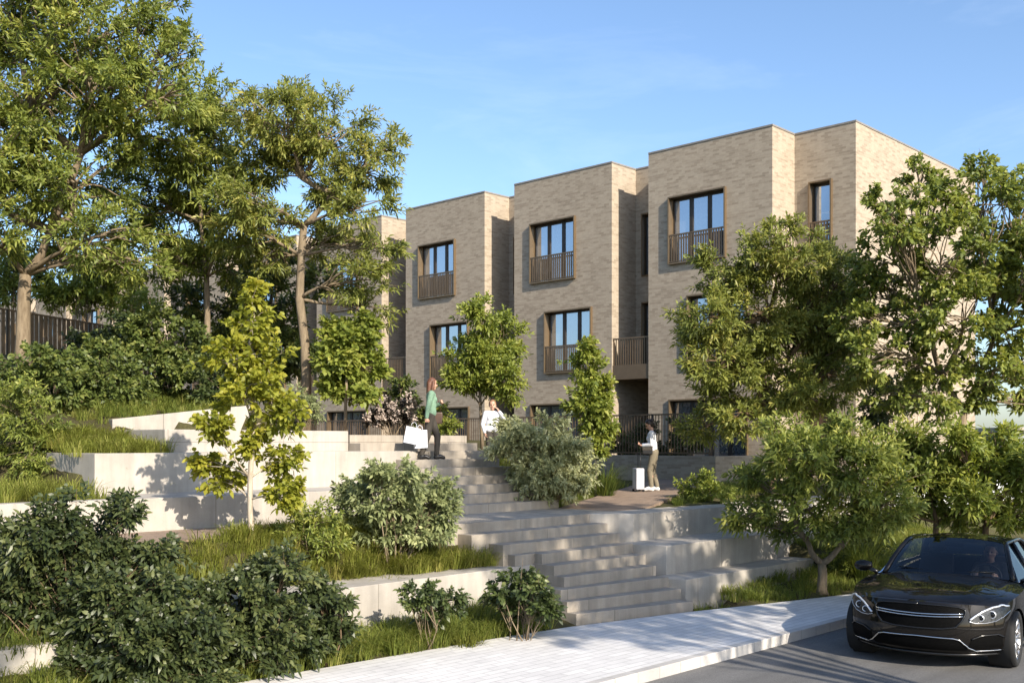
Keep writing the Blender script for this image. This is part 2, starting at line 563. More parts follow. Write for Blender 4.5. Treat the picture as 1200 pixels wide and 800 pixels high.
# ---- stairs: each flight a thing, each step a part
RISE = 0.164
mb = MB(); mb.prism([(11.6, 12.5), (16.12, 12.5), (16.12, 14.08), (11.6, 14.08)], -2.6, -1.330)
tag(mb.build('landing', M['concrete_step'], bevel=0.008), kind='structure')
up = empty('stair_flight', (15, 14.07, -1.33), 0, 'upper flight of pale concrete steps climbing from the landing past the wide pale shrub', 'stairs')
for k in range(9):
    b0 = 14.07 + 0.34 * k
    al = 12.93 if k >= 7 else (13.55 if k >= 3 else 12.6)
    ar = 16.15 + 0.004 * k
    al += 0.004 * k
    o = MB().box(al, ar, b0, b0 + 0.62 if k < 8 else b0 + 0.36, -1.9, -1.33 + RISE * (k + 1)).build('step', M['concrete_step'], None, bevel=0.007)
    o.data.transform(Matrix.Translation((-15, -14.07, 1.33)))
    o.parent = up
lo = empty('stair_flight', (14, 10.2, -2.8), 0, 'lower flight of concrete steps fanning out onto the white pavement', 'stairs')
bl_ = [None, 12.175, 11.85, 11.52, 11.23, 11.01, 10.86, 10.68, 10.49]
all_ = [None, 11.85, 12.25, 12.80, 12.80, 12.80, 12.55, 12.5, 12.5]
arr = [None, 15.35, 15.30, 15.26, 15.20, 15.06, 14.98, 14.92, 14.80]
for k in range(1, 9):
    br_ = 12.5 - 0.325 * k + (0.03 if k > 6 else 0)
    al = all_[k]
    zt = -1.33 - RISE * k
    al -= 0.006 * k
    plan = [(al, bl_[k]), (arr[k], br_), (arr[k], br_ + 0.75), (al, bl_[k] + 0.75)]
    if k == 3: plan = [(12.35, 11.69), (12.81, 11.69), (12.81, 11.52), (arr[k], br_), (arr[k], br_ + 0.75), (12.35, 12.27)]
    o = MB().prism(plan, -3.0, zt).build('step', M['concrete_step'], None, bevel=0.007)
    o.data.transform(Matrix.Translation((-14, -10.2, 2.8)))
    o.parent = lo


def wall(poly, z0, z1, label, mat='concrete', name='concrete_wall', bevel=0.012):
    o = MB().prism(poly, z0, z1).build(name, M[mat], None, bevel=bevel)
    return tag(o, label, 'wall')


# left terraces
wall([(-8, 14.738), (13.9, 14.738), (13.9, 16.12), (7.55, 16.12), (7.4, 15.02), (-8, 15.02)], -1.9, -0.832, 'long lowest concrete terrace wall behind the yellow green sapling')
wall([(7.45, 16.10), (14.1, 16.10), (14.1, 16.85), (9.0, 16.85), (9.0, 16.32), (7.72, 16.32), (7.72, 18.7), (7.45, 18.7)], -1.2, -0.174, 'middle concrete terrace wall with tree shadows on its pale face')
wall([(9.0, 16.79), (12.92, 16.79), (12.92, 17.3), (9.3, 17.3), (9.3, 18.4), (9.0, 18.4)], -0.8, 0.222, 'topmost concrete terrace wall ending at the head of the stairs')
wall([(8.9, 18.52), (11.6, 18.10), (11.65, 18.36), (8.95, 18.78)], -0.4, [0.42, 0.74, 0.74, 0.42], 'cream sloping wall edging the grassy bank above the left terraces')
# planter walls near the pavement
wall([(7.3, 11.65), (12.78, 11.65), (12.78, 12.42), (7.3, 12.42)], -2.95, -2.0, 'broad low concrete planter wall left of the lower steps')
wall([(1.0, 11.7), (5.0, 11.7), (5.0, 11.95), (1.0, 11.95)], -2.95, -2.22, 'short concrete wall stub under the grass at the bottom left corner')
# right terraces
wall([(15.72, 11.86), (24.5, 11.86), (24.5, 12.62), (15.35, 12.62), (15.22, 12.5)], -2.2, -1.326, 'topmost concrete seating wall beside the landing and brown path')
wall([(15.46, 10.94), (23.0, 10.94), (23.0, 11.90), (15.25, 11.90)], -2.7, -1.838, 'middle concrete seating wall right of the lower steps')
wall([(15.16, 10.32), (19.7, 10.32), (19.7, 10.98), (14.95, 10.98)], -3.0, -2.355, 'lowest concrete seating wall next to the pavement tree')
# garden wall in front of the houses
o = MB().prism([(24.0, 15.40), (27.3, 15.40), (27.3, 15.7), (24.3, 15.7), (24.3, 24.0), (24.0, 24.0)], -1.6, -0.37).build('garden_wall', M['brick'], None, 0.01)
tag(o, 'low brick garden wall with a sunlit end, behind the woman with the suitcase', 'wall')
# right-hand side, behind the car
o = MB().box(25.2, 40, 11.6, 11.85, -2.9, -0.9).build('garden_wall', M['white_metal'], None, 0.01)
tag(o, 'white rendered garden wall seen through the trees above the car', 'wall')


def bar_fence(name, p0, p1, z0, z1, base0, base1, label, step=0.105, flat=False):
    """metal fence of upright bars between two rails; tops and bases may slope"""
    p0, p1 = Vector(p0), Vector(p1)
    L = (p1 - p0).length
    d = (p1 - p0) / L
    nrm = Vector((-d.y, d.x))
    root = empty(name, (p0.x, p0.y, base0), 0, label, 'fence')
    org = Vector((p0.x, p0.y, base0))

    def at(s, z, off=0): return Vector((p0.x + d.x * s + nrm.x * off, p0.y + d.y * s + nrm.y * off, z)) - org

    def bar(mb, s0, s1, zb0, zt0, zb1, zt1, th):
        vs = [at(s0, zb0, -th), at(s1, zb1, -th), at(s1, zb1, th), at(s0, zb0, th), at(s0, zt0, -th), at(s1, zt1, -th), at(s1, zt1, th), at(s0, zt0, th)]
        mb.add(vs, [(3, 2, 1, 0), (4, 5, 6, 7), (0, 1, 5, 4), (1, 2, 6, 5), (2, 3, 7, 6), (3, 0, 4, 7)])
    zt = lambda s: z0 + (z1 - z0) * s / L
    zb = lambda s: base0 + (base1 - base0) * s / L
    mb = MB()
    n = int(L / step)
    w = 0.045 if flat else 0.011
    for i in range(n + 1):
        s = i * step
        bar(mb, s - w, s + w, zb(s) + 0.06, zt(s) - 0.02, zb(s) + 0.06, zt(s) - 0.02, 0.008)
    mb.build('bars', M['bronze'], root)
    for nm, off in (('top_rail', 0.0), ('bottom_rail', None)):
        mb = MB()
        if off is not None: bar(mb, 0, L, zt(0) - 0.03, zt(0) + 0.012, zt(L) - 0.03, zt(L) + 0.012, 0.022)
        else: bar(mb, 0, L, zb(0) + 0.05, zb(0) + 0.09, zb(L) + 0.05, zb(L) + 0.09, 0.02)
        mb.build(nm, M['bronze'], root)
    for i in range(int(L / 2.0) + 1):
        s = min(L, i * 2.0)
        mb = MB(); bar(mb, s - 0.025, s + 0.025, zb(s) - 0.15, zt(s), zb(s) - 0.15, zt(s), 0.026)
        mb.build('post', M['bronze_dark'], root)
    return root


bar_fence('railing_fence', (24.14, 15.55), (24.14, 24.0), 0.78, 0.78, -0.37, -0.37, 'bronze bar fence on the garden wall behind the woman with a suitcase')
bar_fence('railing_fence', (24.14, 24.3), (24.14, 44.0), 0.78, 0.86, -0.3, -0.05, 'bronze bar fence at ground level beyond the head of the stairs')
bar_fence('railing_fence', (8.2, 26.9), (16.4, 26.4), 3.42, 2.72, 1.9, 1.55, 'bronze fence of flat uprights sloping down behind the big left tree', 0.112, True)

# ================================================================ HOUSES


def glass_mat(name, tint, rough=0.02, metal=0.85):
    t = NT(name)
    g = t.n('ShaderNodeNewGeometry')
    f = t.noise(g.outputs['Position'], 1.6, 2)
    p = t.n('ShaderNodeBsdfPrincipled')
    p.inputs['Base Color'].default_value = (*tint, 1)
    p.inputs['Roughness'].default_value = rough
    p.inputs['Metallic'].default_value = metal
    b = t.n('ShaderNodeBump')
    b.inputs['Strength'].default_value = 0.05
    b.inputs['Distance'].default_value = 0.02
    t.l(f, b.inputs['Height']); t.l(b.outputs[0], p.inputs['Normal'])
    tr = t.n('ShaderNodeBsdfTransparent')
    tr.inputs[0].default_value = (0.75, 0.8, 0.8, 1)
    fr = t.n('ShaderNodeFresnel'); fr.inputs[0].default_value = 2.0
    mr = t.n('ShaderNodeMapRange')
    mr.inputs['From Min'].default_value = 0.1; mr.inputs['From Max'].default_value = 0.45
    mr.inputs['To Min'].default_value = 0.45; mr.inputs['To Max'].default_value = 0.8
    t.l(fr.outputs[0], mr.inputs[0])
    mx = t.n('ShaderNodeMixShader')
    t.l(mr.outputs[0], mx.inputs[0]); t.l(tr.outputs[0], mx.inputs[1]); t.l(p.outputs[0], mx.inputs[2])
    t.l(mx.outputs[0], t.out.inputs[0])
    return t.m


M['glass'] = glass_mat('window glass', (0.66, 0.72, 0.80))


def grid_wall(mb, axis, c, u0, u1, z0, z1, holes=(), flip=False):
    """vertical sheet at axis=c spanning u and z, with rectangular openings"""
    us = sorted({u0, u1, *[h[0] for h in holes], *[h[1] for h in holes]})
    zs = sorted({z0, z1, *[h[2] for h in holes], *[h[3] for h in holes]})
    for i in range(len(us) - 1):
        for j in range(len(zs) - 1):
            um, zm = (us[i] + us[i + 1]) / 2, (zs[j] + zs[j + 1]) / 2
            if any(h[0] < um < h[1] and h[2] < zm < h[3] for h in holes): continue
            q = [(us[i], zs[j]), (us[i + 1], zs[j]), (us[i + 1], zs[j + 1]), (us[i], zs[j + 1])]
            if flip: q = q[::-1]
            if axis == 'x': vs = [(c, u, z) for u, z in q][::-1]
            else: vs = [(u, c, z) for u, z in q]
            mb.add(vs, [(0, 1, 2, 3)])


def window(parent, x, y0, y1, z0, z1, n, guard=0.0, proud=0.10, curtain=0.0, bars_z0=None):
    """bronze-lined window facing -x, opening y0..y1, z0..z1 in the wall sheet at x"""
    t = 0.045
    mb = MB()
    xa, xb = x - proud, x + 0.30
    mb.box(xa, xb, y0, y0 + t, z0, z1).box(xa, xb, y1 - t, y1, z0, z1)
    mb.box(xa, xb, y0 + t, y1 - t, z1 - t, z1).box(xa, xb, y0 + t, y1 - t, z0, z0 + t)
    w = mb.build('window', M['reveal'], parent)
    ya, yb, za, zb = y0 + t, y1 - t, z0 + t, z1 - t
    mb = MB()
    f = 0.055
    xf0, xf1 = x + 0.16, x + 0.23
    mb.box(xf0, xf1, ya, ya + f, za, zb).box(xf0, xf1, yb - f, yb, za, zb)
    mb.box(xf0, xf1, ya + f, yb - f, zb - f, zb).box(xf0, xf1, ya + f, yb - f, za, za + f)
    for i in range(1, n):
        yc = ya + (yb - ya) * i / n
        mb.box(xf0, xf1, yc - 0.06, yc + 0.06, za + f, zb - f)
    mb.build('window_frame', M['bronze_dark'], w)
    for i in range(n):
        p0 = ya + (yb - ya) * i / n; p1 = ya + (yb - ya) * (i + 1) / n
        MB().quad((x + 0.2, p0 + 0.03, za + 0.03), (x + 0.2 + 0.002 * ((i * 7) % 3 - 1), p1 - 0.03, za + 0.03), (x + 0.2 + 0.002 * ((i * 7) % 3 - 1), p1 - 0.03, zb - 0.03), (x + 0.2, p0 + 0.03, zb - 0.03)).build('pane', M['glass'], w, fix=False)
    if curtain > 0:
        mb = MB()
        wd = (yb - ya)
        c0 = ya + wd * 0.42
        k = 9
        pts = [(x + 0.27 + 0.02 * math.sin(i * 2.1), c0 + curtain * i / k) for i in range(k + 1)]
        for i in range(k):
            a, b = pts[i], pts[i + 1]
            mb.quad((a[0], a[1], za), (b[0], b[1], za), (b[0] + 0.01, b[1], zb), (a[0] + 0.01, a[1], zb))
        mb.build('curtain', M['curtain'], w, fix=False)
    if guard > 0:
        mb = MB()
        gz = z0 + guard
        xg = x - proud + 0.02
        mb.box(xg, xg + 0.045, ya, yb, gz - 0.045, gz)
        mb.box(xg, xg + 0.03, ya, yb, za + 0.02, za + 0.05)
        nb = int((yb - ya) / 0.088)
        for i in range(1, nb):
            yc = ya + (yb - ya) * i / nb
            mb.box(xg + 0.008, xg + 0.020, yc - 0.027, yc + 0.027, za + 0.05, gz - 0.045)
        mb.build('balustrade', M['bronze'], w)
    return w


H = 10.08


def house(end, label, loc, group=None):
    root = empty('terraced_house', loc, 0, label, 'house', group)
    RW = 1.93 if end else 1.50
    D = 10.5
    W_UP = (1.54, 3.62, 6.45, 8.57); W_MID = (0.82, 2.93, 3.27, 5.43); W_GR = (0.80, 3.62, 0.02, 2.24)
    mb = MB()
    grid_wall(mb, 'x', 0, 0, 4.42, -1.2, H, (W_UP, W_MID, W_GR))
    if end:
        E_UP = (-1.22, -0.49, 6.45, 8.57); E_MID = (-1.22, -0.49, 3.27, 5.43); E_DOOR = (-1.35, -0.35, 0.0, 2.2)
        grid_wall(mb, 'y', 0, 0, 1.3, -1.2, H)
        grid_wall(mb, 'x', 1.3, -RW, 0, -1.2, H, (E_UP, E_MID, E_DOOR))
        grid_wall(mb, 'y', -RW, 1.3, D, -1.2, H)
    else:
        E_UP = (-1.30, -0.24, 6.45, 8.57); E_MID = (-1.30, -0.24, 3.45, 5.6); E_DOOR = (-1.30, -0.35, 0.0, 2.25)
        grid_wall(mb, 'y', 0, 0, 1.3, -1.2, H)
        grid_wall(mb, 'y', 0, 1.3, 2.3, -1.2, 3.0)
        grid_wall(mb, 'x', 1.3, -RW, 0, 3.0, H, (E_UP, E_MID))
        grid_wall(mb, 'x', 2.3, -RW, 0, -1.2, 3.0, (E_DOOR,))
        mb.quad((1.3, -RW, 3.0), (2.3, -RW, 3.0), (2.3, 0, 3.0), (1.3, 0, 3.0))
    grid_wall(mb, 'y', 4.42, 0, D, -1.2, H, flip=True)
    grid_wall(mb, 'x', D, -RW, 4.42, -1.2, H, flip=True)
    mb.build('wall', M['brick'], root, fix=False)
    mb = MB()
    x1 = 1.3
    mb.quad((0.02, 0.02, H - 0.3), (D - 0.02, 0.02, H - 0.3), (D - 0.02, 4.4, H - 0.3), (0.02, 4.4, H - 0.3))
    mb.quad((x1 + 0.02, -RW + 0.02, H - 0.3), (D - 0.02, -RW + 0.02, H - 0.3), (D - 0.02, 0.02, H - 0.3), (x1 + 0.02, 0.02, H - 0.3))
    rf = mb.build('roof', M['coping'], root, fix=False)
    mb = MB()
    e = 0.018
    mb.box(-e, 0.30, -e, 4.42, H, H + 0.05)
    mb.box(0.30, 1.3 - e, -e, 0.28, H, H + 0.05)
    mb.box(1.3 - e, 1.62, -RW - (e if end else 0), 0.28, H, H + 0.05)
    if end: mb.box(1.62, D + e, -RW - e, -RW + 0.3, H, H + 0.05)
    else: pass
    mb.build('coping', M['coping'], rf)
    window(root, 0, *W_UP, 3, 0.93, 0.10, 0.45)
    window(root, 0, *W_MID, 3, 0.95, 0.10, 0.0)
    window(root, 0, *W_GR, 4, 0.0, 0.06, 0.55)
    # floors and back of the rooms
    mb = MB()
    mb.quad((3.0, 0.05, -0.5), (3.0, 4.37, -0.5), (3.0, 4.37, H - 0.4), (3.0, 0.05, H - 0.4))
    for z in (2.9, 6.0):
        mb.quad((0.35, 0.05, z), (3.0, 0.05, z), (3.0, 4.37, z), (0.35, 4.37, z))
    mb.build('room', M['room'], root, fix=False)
    if end:
        window(root, 1.3, *E_UP, 1, 0.93, 0.10)
        window(root, 1.3, *E_MID, 1, 0.93, 0.10)
    else:
        window(root, 1.3, *E_UP, 1, 0.0, 0.03)
        window(root, 1.3, *E_MID, 1, 0.0, 0.03)
        bal = MB().box(0.03, 1.29, -RW + 0.005, -0.005, 2.95, 3.42).build('balcony', M['bronze'], root)
        mb = MB()
        mb.box(0.05, 0.10, -RW + 0.01, -0.01, 4.26, 4.31)
        n = 15
        for i in range(n + 1):
            yc = -RW + 0.03 + (RW - 0.06) * i / n
            mb.box(0.065, 0.08, yc - 0.016, yc + 0.016, 3.42, 4.26)
        mb.build('railing', M['bronze'], bal)
    xd = 1.3 if end else 2.3
    y0, y1 = E_DOOR[0], E_DOOR[1]
    mb = MB()
    mb.box(xd - 0.02, xd + 0.15, y0, y0 + 0.06, 0, E_DOOR[3]).box(xd - 0.02, xd + 0.15, y1 - 0.06, y1, 0, E_DOOR[3]).box(xd - 0.02, xd + 0.15, y0 + 0.06, y1 - 0.06, E_DOOR[3] - 0.06, E_DOOR[3])
    fr = mb.build('door_frame', M['bronze_dark'], root)
    dr = MB().box(xd + 0.08, xd + 0.14, y0 + 0.06, y1 - 0.06, 0, E_DOOR[3] - 0.06).build('door', M['door'], root)
    MB().box(xd + 0.03, xd + 0.078, y0 + 0.14, y0 + 0.17, 0.8, 1.3).build('handle', M['coping'], dr)
    return root


ZH = -0.905
house(True, 'end terrace house of buff brick with a narrow window beside its sunlit blank side wall', (27.39, 15.65, ZH))
h2 = house(False, 'buff brick house joined to the end house, its bronze balcony over a recessed door', (27.39, 21.55, ZH))
labs = ['buff brick house behind the bushy young tree at the head of the stairs',
        'brick house with only its lit corner and recessed balcony showing right of the leaning tree']
for i in range(10):
    c = copy_tree(h2)
    c.location = (27.39, 27.47 + 5.92 * i, ZH)
    c['label'] = labs[i] if i < 2 else 'brick house at the far end of the row, glimpsed through the left trees'
    if i >= 2: c['group'] = 'houses glimpsed through the left trees'

# grey block far off beyond the car
c0 = W(1186, 560, 46); 
root = empty('apartment_block', (c0.x, c0.y, -3.0), math.atan2(-SU, CU) + 0.1, 'grey distant block glimpsed at the right edge between the trees', 'building')
MB().box(0, 14, 0, 9, 0, 3.45).build('wall', m_plain('grey blue render', (0.24, 0.25, 0.28), 0.8, var=0.08, scale=0.8), root)
MB().box(-0.2, 14.2, -0.2, 9.2, 3.45, 3.65).build('roof', M['coping'], root)
for i in range(4):
    w_ = MB().box(0.8 + 3.2 * i, 2.4 + 3.2 * i, -0.04, 0.02, 1.1, 2.5).build('window', M['bronze_dark'], root)
    MB().quad((0.9 + 3.2 * i, -0.045, 1.2), (2.3 + 3.2 * i, -0.045, 1.2), (2.3 + 3.2 * i, -0.045, 2.4), (0.9 + 3.2 * i, -0.045, 2.4)).build('pane', M['glass'], w_, fix=False)
# ================================================================ PLANTS
DM = 2.7
NS = 1.0


def nrm(a): return a / np.maximum(np.linalg.norm(a, axis=1, keepdims=True), 1e-9)


def leaf_mesh(name, P, D, L, Wd, rng, droop=0.25, tint=None, shape='lance'):
    N = len(P)
    D = nrm(D)
    upish = np.array([-0.12, -0.35, 0.9]) + rng.normal(0, 0.6, (N, 3))
    S = nrm(np.cross(D, upish))
    Nn = nrm(np.cross(S, D))
    Lr = (L * rng.uniform(0.65, 1.2, N))[:, None]
    Wr = (Wd * rng.uniform(0.75, 1.15, N))[:, None] * 0.5
    if shape == 'lance': ts, ws = (0.30, 0.66), (1.0, 0.78)
    else: ts, ws = (0.22, 0.62), (0.92, 1.0)
    down = np.array([0, 0, -1.0])
    dr = (droop * rng.uniform(0.4, 1.6, N))[:, None]

    def C(t): return P + D * Lr * t + down * dr * Lr * t * t
    b = C(0.0); tip = C(1.0)
    fold = 0.22
    c1, c2 = C(ts[0]), C(ts[1])
    l1 = c1 - S * Wr * ws[0] + Nn * Wr * fold; r1 = c1 + S * Wr * ws[0] + Nn * Wr * fold
    l2 = c2 - S * Wr * ws[1] + Nn * Wr * fold; r2 = c2 + S * Wr * ws[1] + Nn * Wr * fold
    V = np.stack([b, l1, r1, l2, r2, tip], 1).reshape(-1, 3)
    base = (np.arange(N) * 6)[:, None, None]
    F = (base + np.array([[0, 2, 1], [1, 2, 4], [1, 4, 3], [3, 4, 5]])[None]).reshape(-1, 3)
    if tint is None: tint = np.clip(rng.normal(0.45, 0.2, N), 0, 1)
    return np_mesh(name, V, F, np.repeat(tint, 6))


def lobe(px, py, rx, ry, d, dd=0.0, rdepth=None):
    """ellipsoid of foliage: centre pixel, radii in pixels, distance; returns (centre, radii)"""
    k = (d + dd) / FPX
    c = W(px, py, d + dd)
    rd = rdepth if rdepth is not None else (rx + ry) * 0.5 * k
    return np.array(c), rx * k, rd, ry * k


CR = np.array([CU, -SU, 0.0]); CF = np.array([SU, CU, 0.0]); CZ = np.array([0, 0, 1.0])


def foliage(lobes, rng, dens, L, Wd, m, spread=0.5, upb=0.35, sub=0.42, hollow=0.45, gap=0.0, hang=0.0):
    """leaf positions and directions, grouped lobe > clump > shoot > leaf"""
    P, D, T, subs = [], [], [], []
    for (c, rx, rd, rz) in lobes:
        rm = (rx * rd * rz) ** (1 / 3)
        nsub = max(5, int(round((9 + 6 * (rm / 0.8)) * NS)))
        for s in range(nsub):
            v = rng.normal(size=3); v /= np.linalg.norm(v)
            rr = hollow + (1 - hollow) * rng.random() ** 0.6
            off = CR * v[0] * rx * rr + CF * v[1] * rd * rr + CZ * v[2] * rz * rr
            sc = c + off
            srad = sub * rm * rng.uniform(0.65, 1.25)
            subs.append((c, sc))
            ncl = max(4, int(DM * dens * srad * srad * 12))
            q = rng.normal(size=(ncl, 3)) * np.array([1, 1, 0.62]) * srad * 0.55
            dirs = nrm(off[None] / max(rm, 1e-3) * 0.9 + q / srad * 0.8 + np.array([0, 0, upb]) + rng.normal(0, 0.25, (ncl, 3)))
            toff = rng.normal(0, 0.10)
            for i in range(ncl):
                mm = m
                k = np.arange(mm)
                th = k * 2.4 + rng.random() * 6.28
                d = dirs[i]
                a = np.cross(d, [0.2, 0.1, 0.97]); a /= max(np.linalg.norm(a), 1e-6)
                bb = np.cross(d, a)
                perp = np.cos(th)[:, None] * a + np.sin(th)[:, None] * bb
                fr = (k / mm)[:, None]
                tl = L * 1.5
                P.append(sc + q[i] + d * tl * (fr - 0.5))
                D.append(d * (0.25 + 0.8 * fr) + perp * (1.0 - 0.5 * fr) * spread * 2 + np.array([0, 0, 0.12 - hang]))
                T.append(np.clip(0.38 + toff + 0.30 * fr[:, 0] + rng.normal(0, 0.13, mm), 0, 1))
    return np.concatenate(P), np.concatenate(D), np.concatenate(T), subs


def curve(p, q, sag, n, rng, wob=0.03):
    p, q = np.array(p, float), np.array(q, float)
    L = np.linalg.norm(q - p)
    out = []
    w = rng.normal(0, wob * L, 3)
    for i in range(n + 1):
        t = i / n
        x = p + (q - p) * t
        x = x + np.array([0, 0, 1]) * sag * L * 4 * t * (1 - t) + w * 4 * t * (1 - t) * (0.5 + 0.5 * math.sin(5 * t))
        out.append(x)
    return out


def plant(name, label, cat, base, lobes, leaf, L, Wd, dens, m, bark='bark_dark', trunk=None, r0=0.06, forks=None, seed=1, group=None,
          shape='lance', droop=0.25, spread=0.5, upb=0.35, sub=0.42, hollow=0.45, twigs=True, hang=0.0, stemname='trunk', crown='crown', stems=0):
    """trunk: list of points up to the fork; limbs run from it to each lobe"""
    rng = np.random.default_rng(seed)
    root = empty(name, tuple(base), 0, label, cat, group)
    off = np.array(base)
    P, D, T, subs = foliage(lobes, rng, dens, L, Wd, m, spread, upb, sub, hollow, hang=hang)
    me = leaf_mesh(crown, P - off, D, L, Wd, rng, droop, T, shape)
    link(crown, me, M[leaf], root)
    mb = MB()
    limbs = []
    if trunk is not None:
        tr = [np.array(p) for p in trunk]
        n = len(tr)
        rad = [r0 * (1.25 if i == 0 else 1 - 0.3 * i / max(1, n - 1)) for i in range(n)]
        mb.tube([p - off for p in tr], rad, 10)
        top = tr[-1]
        forks = forks or [top]
        for i_, f in enumerate(forks):
            if min(np.linalg.norm(np.array(f) - q) for q in tr) > 0.02:
                src = min(tr[1:] + [np.array(g_) for g_ in forks[:i_]], key=lambda q: np.linalg.norm(q - np.array(f)) + (3 if q[2] > f[2] else 0))
                pts = curve(src, f, -0.03, 4, rng, 0.05)
                mb.tube([p - off for p in pts], [r0 * (0.62 - 0.05 * i) for i in range(5)], 9)
        for (c, rx, rd, rz) in lobes:
            f = min(forks, key=lambda q: np.linalg.norm(np.array(q) - c) + (2 if q[2] > c[2] else 0))
            rm = (rx * rd * rz) ** (1 / 3)
            rl = max(0.012, min(r0 * 0.6, r0 * 0.28 + 0.02 * rm))
            pts = curve(f, c, 0.06 * (1 if c[2] > f[2] else -0.3), 5, rng)
            mb.tube([p - off for p in pts], [rl * (1 - 0.85 * i / 5) for i in range(6)], 7)
            limbs.append((c, pts))
    else:
        k = max(stems, len(lobes))
        for i in range(k):
            c = lobes[i % len(lobes)][0]
            b = off + np.array([rng.normal(0, 0.08), rng.normal(0, 0.08), -0.05])
            e = c + rng.normal(0, 0.12, 3) * (1 if i >= len(lobes) else 0.3)
            pts = curve(b, e, 0.05, 5, rng, 0.06)
            mb.tube([p - off for p in pts], [r0 * (1 - 0.8 * j / 5) for j in range(6)], 6)
            if i < len(lobes): limbs.append((c, pts))
    if twigs:
        for (c, s) in subs:
            lp = [q for q in limbs if q[0] is c]
            st = np.array(c, float)
            if lp:
                pl_ = lp[0][1]
                u = rng.uniform(1.6, 4.6)
                k0 = int(u); st = pl_[k0] + (pl_[k0 + 1] - pl_[k0]) * (u - k0)
            pts = curve(st, s, 0.05, 4, rng, 0.08)
            rr = max(0.006, r0 * 0.15)
            mb.tube([p - off for p in pts], [rr, rr * 0.85, rr * 0.7, rr * 0.5, rr * 0.3], 5, False)
            e = s + (s - c) * 0.35 + rng.normal(0, 0.05, 3)
            mb.tube([s - off, e - off], [rr * 0.35, rr * 0.15], 4, False)
    mb.build(stemname, M[bark], root, fix=False)
    return root


def LB(d, items, jit=0.6, seed=0):
    rg = random.Random(seed)
    out = []
    for it in items:
        dd = it[4] if len(it) > 4 else rg.uniform(-jit, jit)
        out.append(lobe(it[0], it[1], it[2], it[3], d, dd))
    return out


def tpts(d, items): return [np.array(W(x, y, d)) for x, y in items]


def on_ground(px, d):
    """point of the ground below the sight line px at distance d"""
    p = W(px, HY, d)
    return np.array([p.x, p.y, hgt(p.x, p.y)])


NS = 1.35
# ---- left trees
d = 22.0
b = on_ground(27, d)
plant('leafy_tree', 'tall leafy tree with a thick pale trunk before the sloping bronze fence', 'tree', b,
      LB(d, [(-20, 150, 70, 80), (55, 60, 75, 70), (30, 175, 75, 70), (110, 85, 75, 70), (165, 55, 55, 65), (90, 210, 80, 60), (170, 150, 55, 55), (40, 265, 70, 40),
             (125, 275, 60, 40), (-30, 260, 60, 50), (10, -10, 70, 60), (100, -20, 80, 60), (185, 5, 36, 42), (205, 110, 28, 40), (60, 120, 60, 50), (-60, 60, 60, 80), (160, 310, 46, 22), (95, 305, 40, 18), (215, 60, 22, 40)], 1.3, 1),
      'leaf_mid', 0.150, 0.045, 6.2, 9, 'bark_tan', [b, *tpts(d, [(27, 400), (28, 350), (30, 322)])], 0.165,
      tpts(d, [(30, 322), (60, 270), (10, 250), (95, 180), (85, 250), (35, 130)]), 11, spread=0.42, hang=0.08, sub=0.29, hollow=0.5)
d = 24.0
b = on_ground(243, d)
plant('leafy_tree', 'dense dark leafy tree with a slim bare trunk between the two big left trees', 'tree', b,
      LB(d, [(200, 250, 50, 50), (250, 215, 42, 50), (225, 165, 40, 42), (275, 255, 40, 50), (175, 300, 45, 35), (230, 300, 48, 32), (155, 240, 40, 45), (235, 120, 30, 38), (280, 310, 30, 30), (262, 112, 24, 26), (255, 155, 30, 30), (210, 195, 36, 36), (285, 215, 26, 30)], 0.9, 2),
      'leaf_mid', 0.150, 0.044, 8.2, 9, 'bark_tan', [b, *tpts(d, [(243, 420), (243, 370), (242, 325)])], 0.085,
      tpts(d, [(242, 325), (235, 260), (225, 210)]), 12, spread=0.42, hang=0.08, sub=0.31, hollow=0.5)
d = 23.0
b = on_ground(357, d)
plant('leaning_tree', 'broad olive green tree with a curved leaning trunk and long pale limbs', 'tree', b,
      LB(d, [(330, 135, 46, 36), (390, 150, 52, 42), (438, 190, 36, 36), (300, 180, 42, 42), (365, 205, 55, 32), (425, 245, 44, 26), (290, 235, 34, 32), (345, 112, 34, 20),
             (418, 330, 40, 28), (448, 290, 26, 24), (405, 285, 30, 20), (330, 260, 26, 26), (440, 355, 22, 32), (290, 130, 28, 24), (462, 168, 14, 18), (278, 265, 34, 34), (318, 300, 30, 24), (372, 285, 34, 24), (395, 225, 36, 26), (345, 165, 40, 30)], 1.0, 3),
      'leaf_olive', 0.142, 0.039, 9.0, 9, 'bark_tan', [b, *tpts(d, [(359, 445), (357, 400), (351, 350), (353, 300), (356, 265)])], 0.115,
      tpts(d, [(356, 265), (353, 300), (330, 245), (390, 225), (351, 350), (355, 210)]), 13, spread=0.4, hang=0.15, sub=0.30, hollow=0.45)

d = 26.5
b = on_ground(318, d)
plant('leafy_tree', 'shadowy small tree filling the gap behind the yellow green sapling', 'tree', b,
      LB(d, [(300, 335, 32, 28), (325, 300, 26, 24), (282, 372, 34, 30), (335, 372, 30, 30), (312, 415, 42, 28), (375, 330, 22, 22), (270, 410, 30, 24), (300, 450, 40, 22), (225, 355, 30, 26), (250, 395, 30, 26), (350, 420, 30, 26)], 0.6, 31),
      'leaf_forest', 0.145, 0.055, 9.5, 9, 'bark_dark', [b, *tpts(d, [(318, 450), (316, 410), (318, 380)])], 0.07,
      tpts(d, [(318, 380), (316, 410), (318, 345)]), 31, sub=0.34, hollow=0.35)

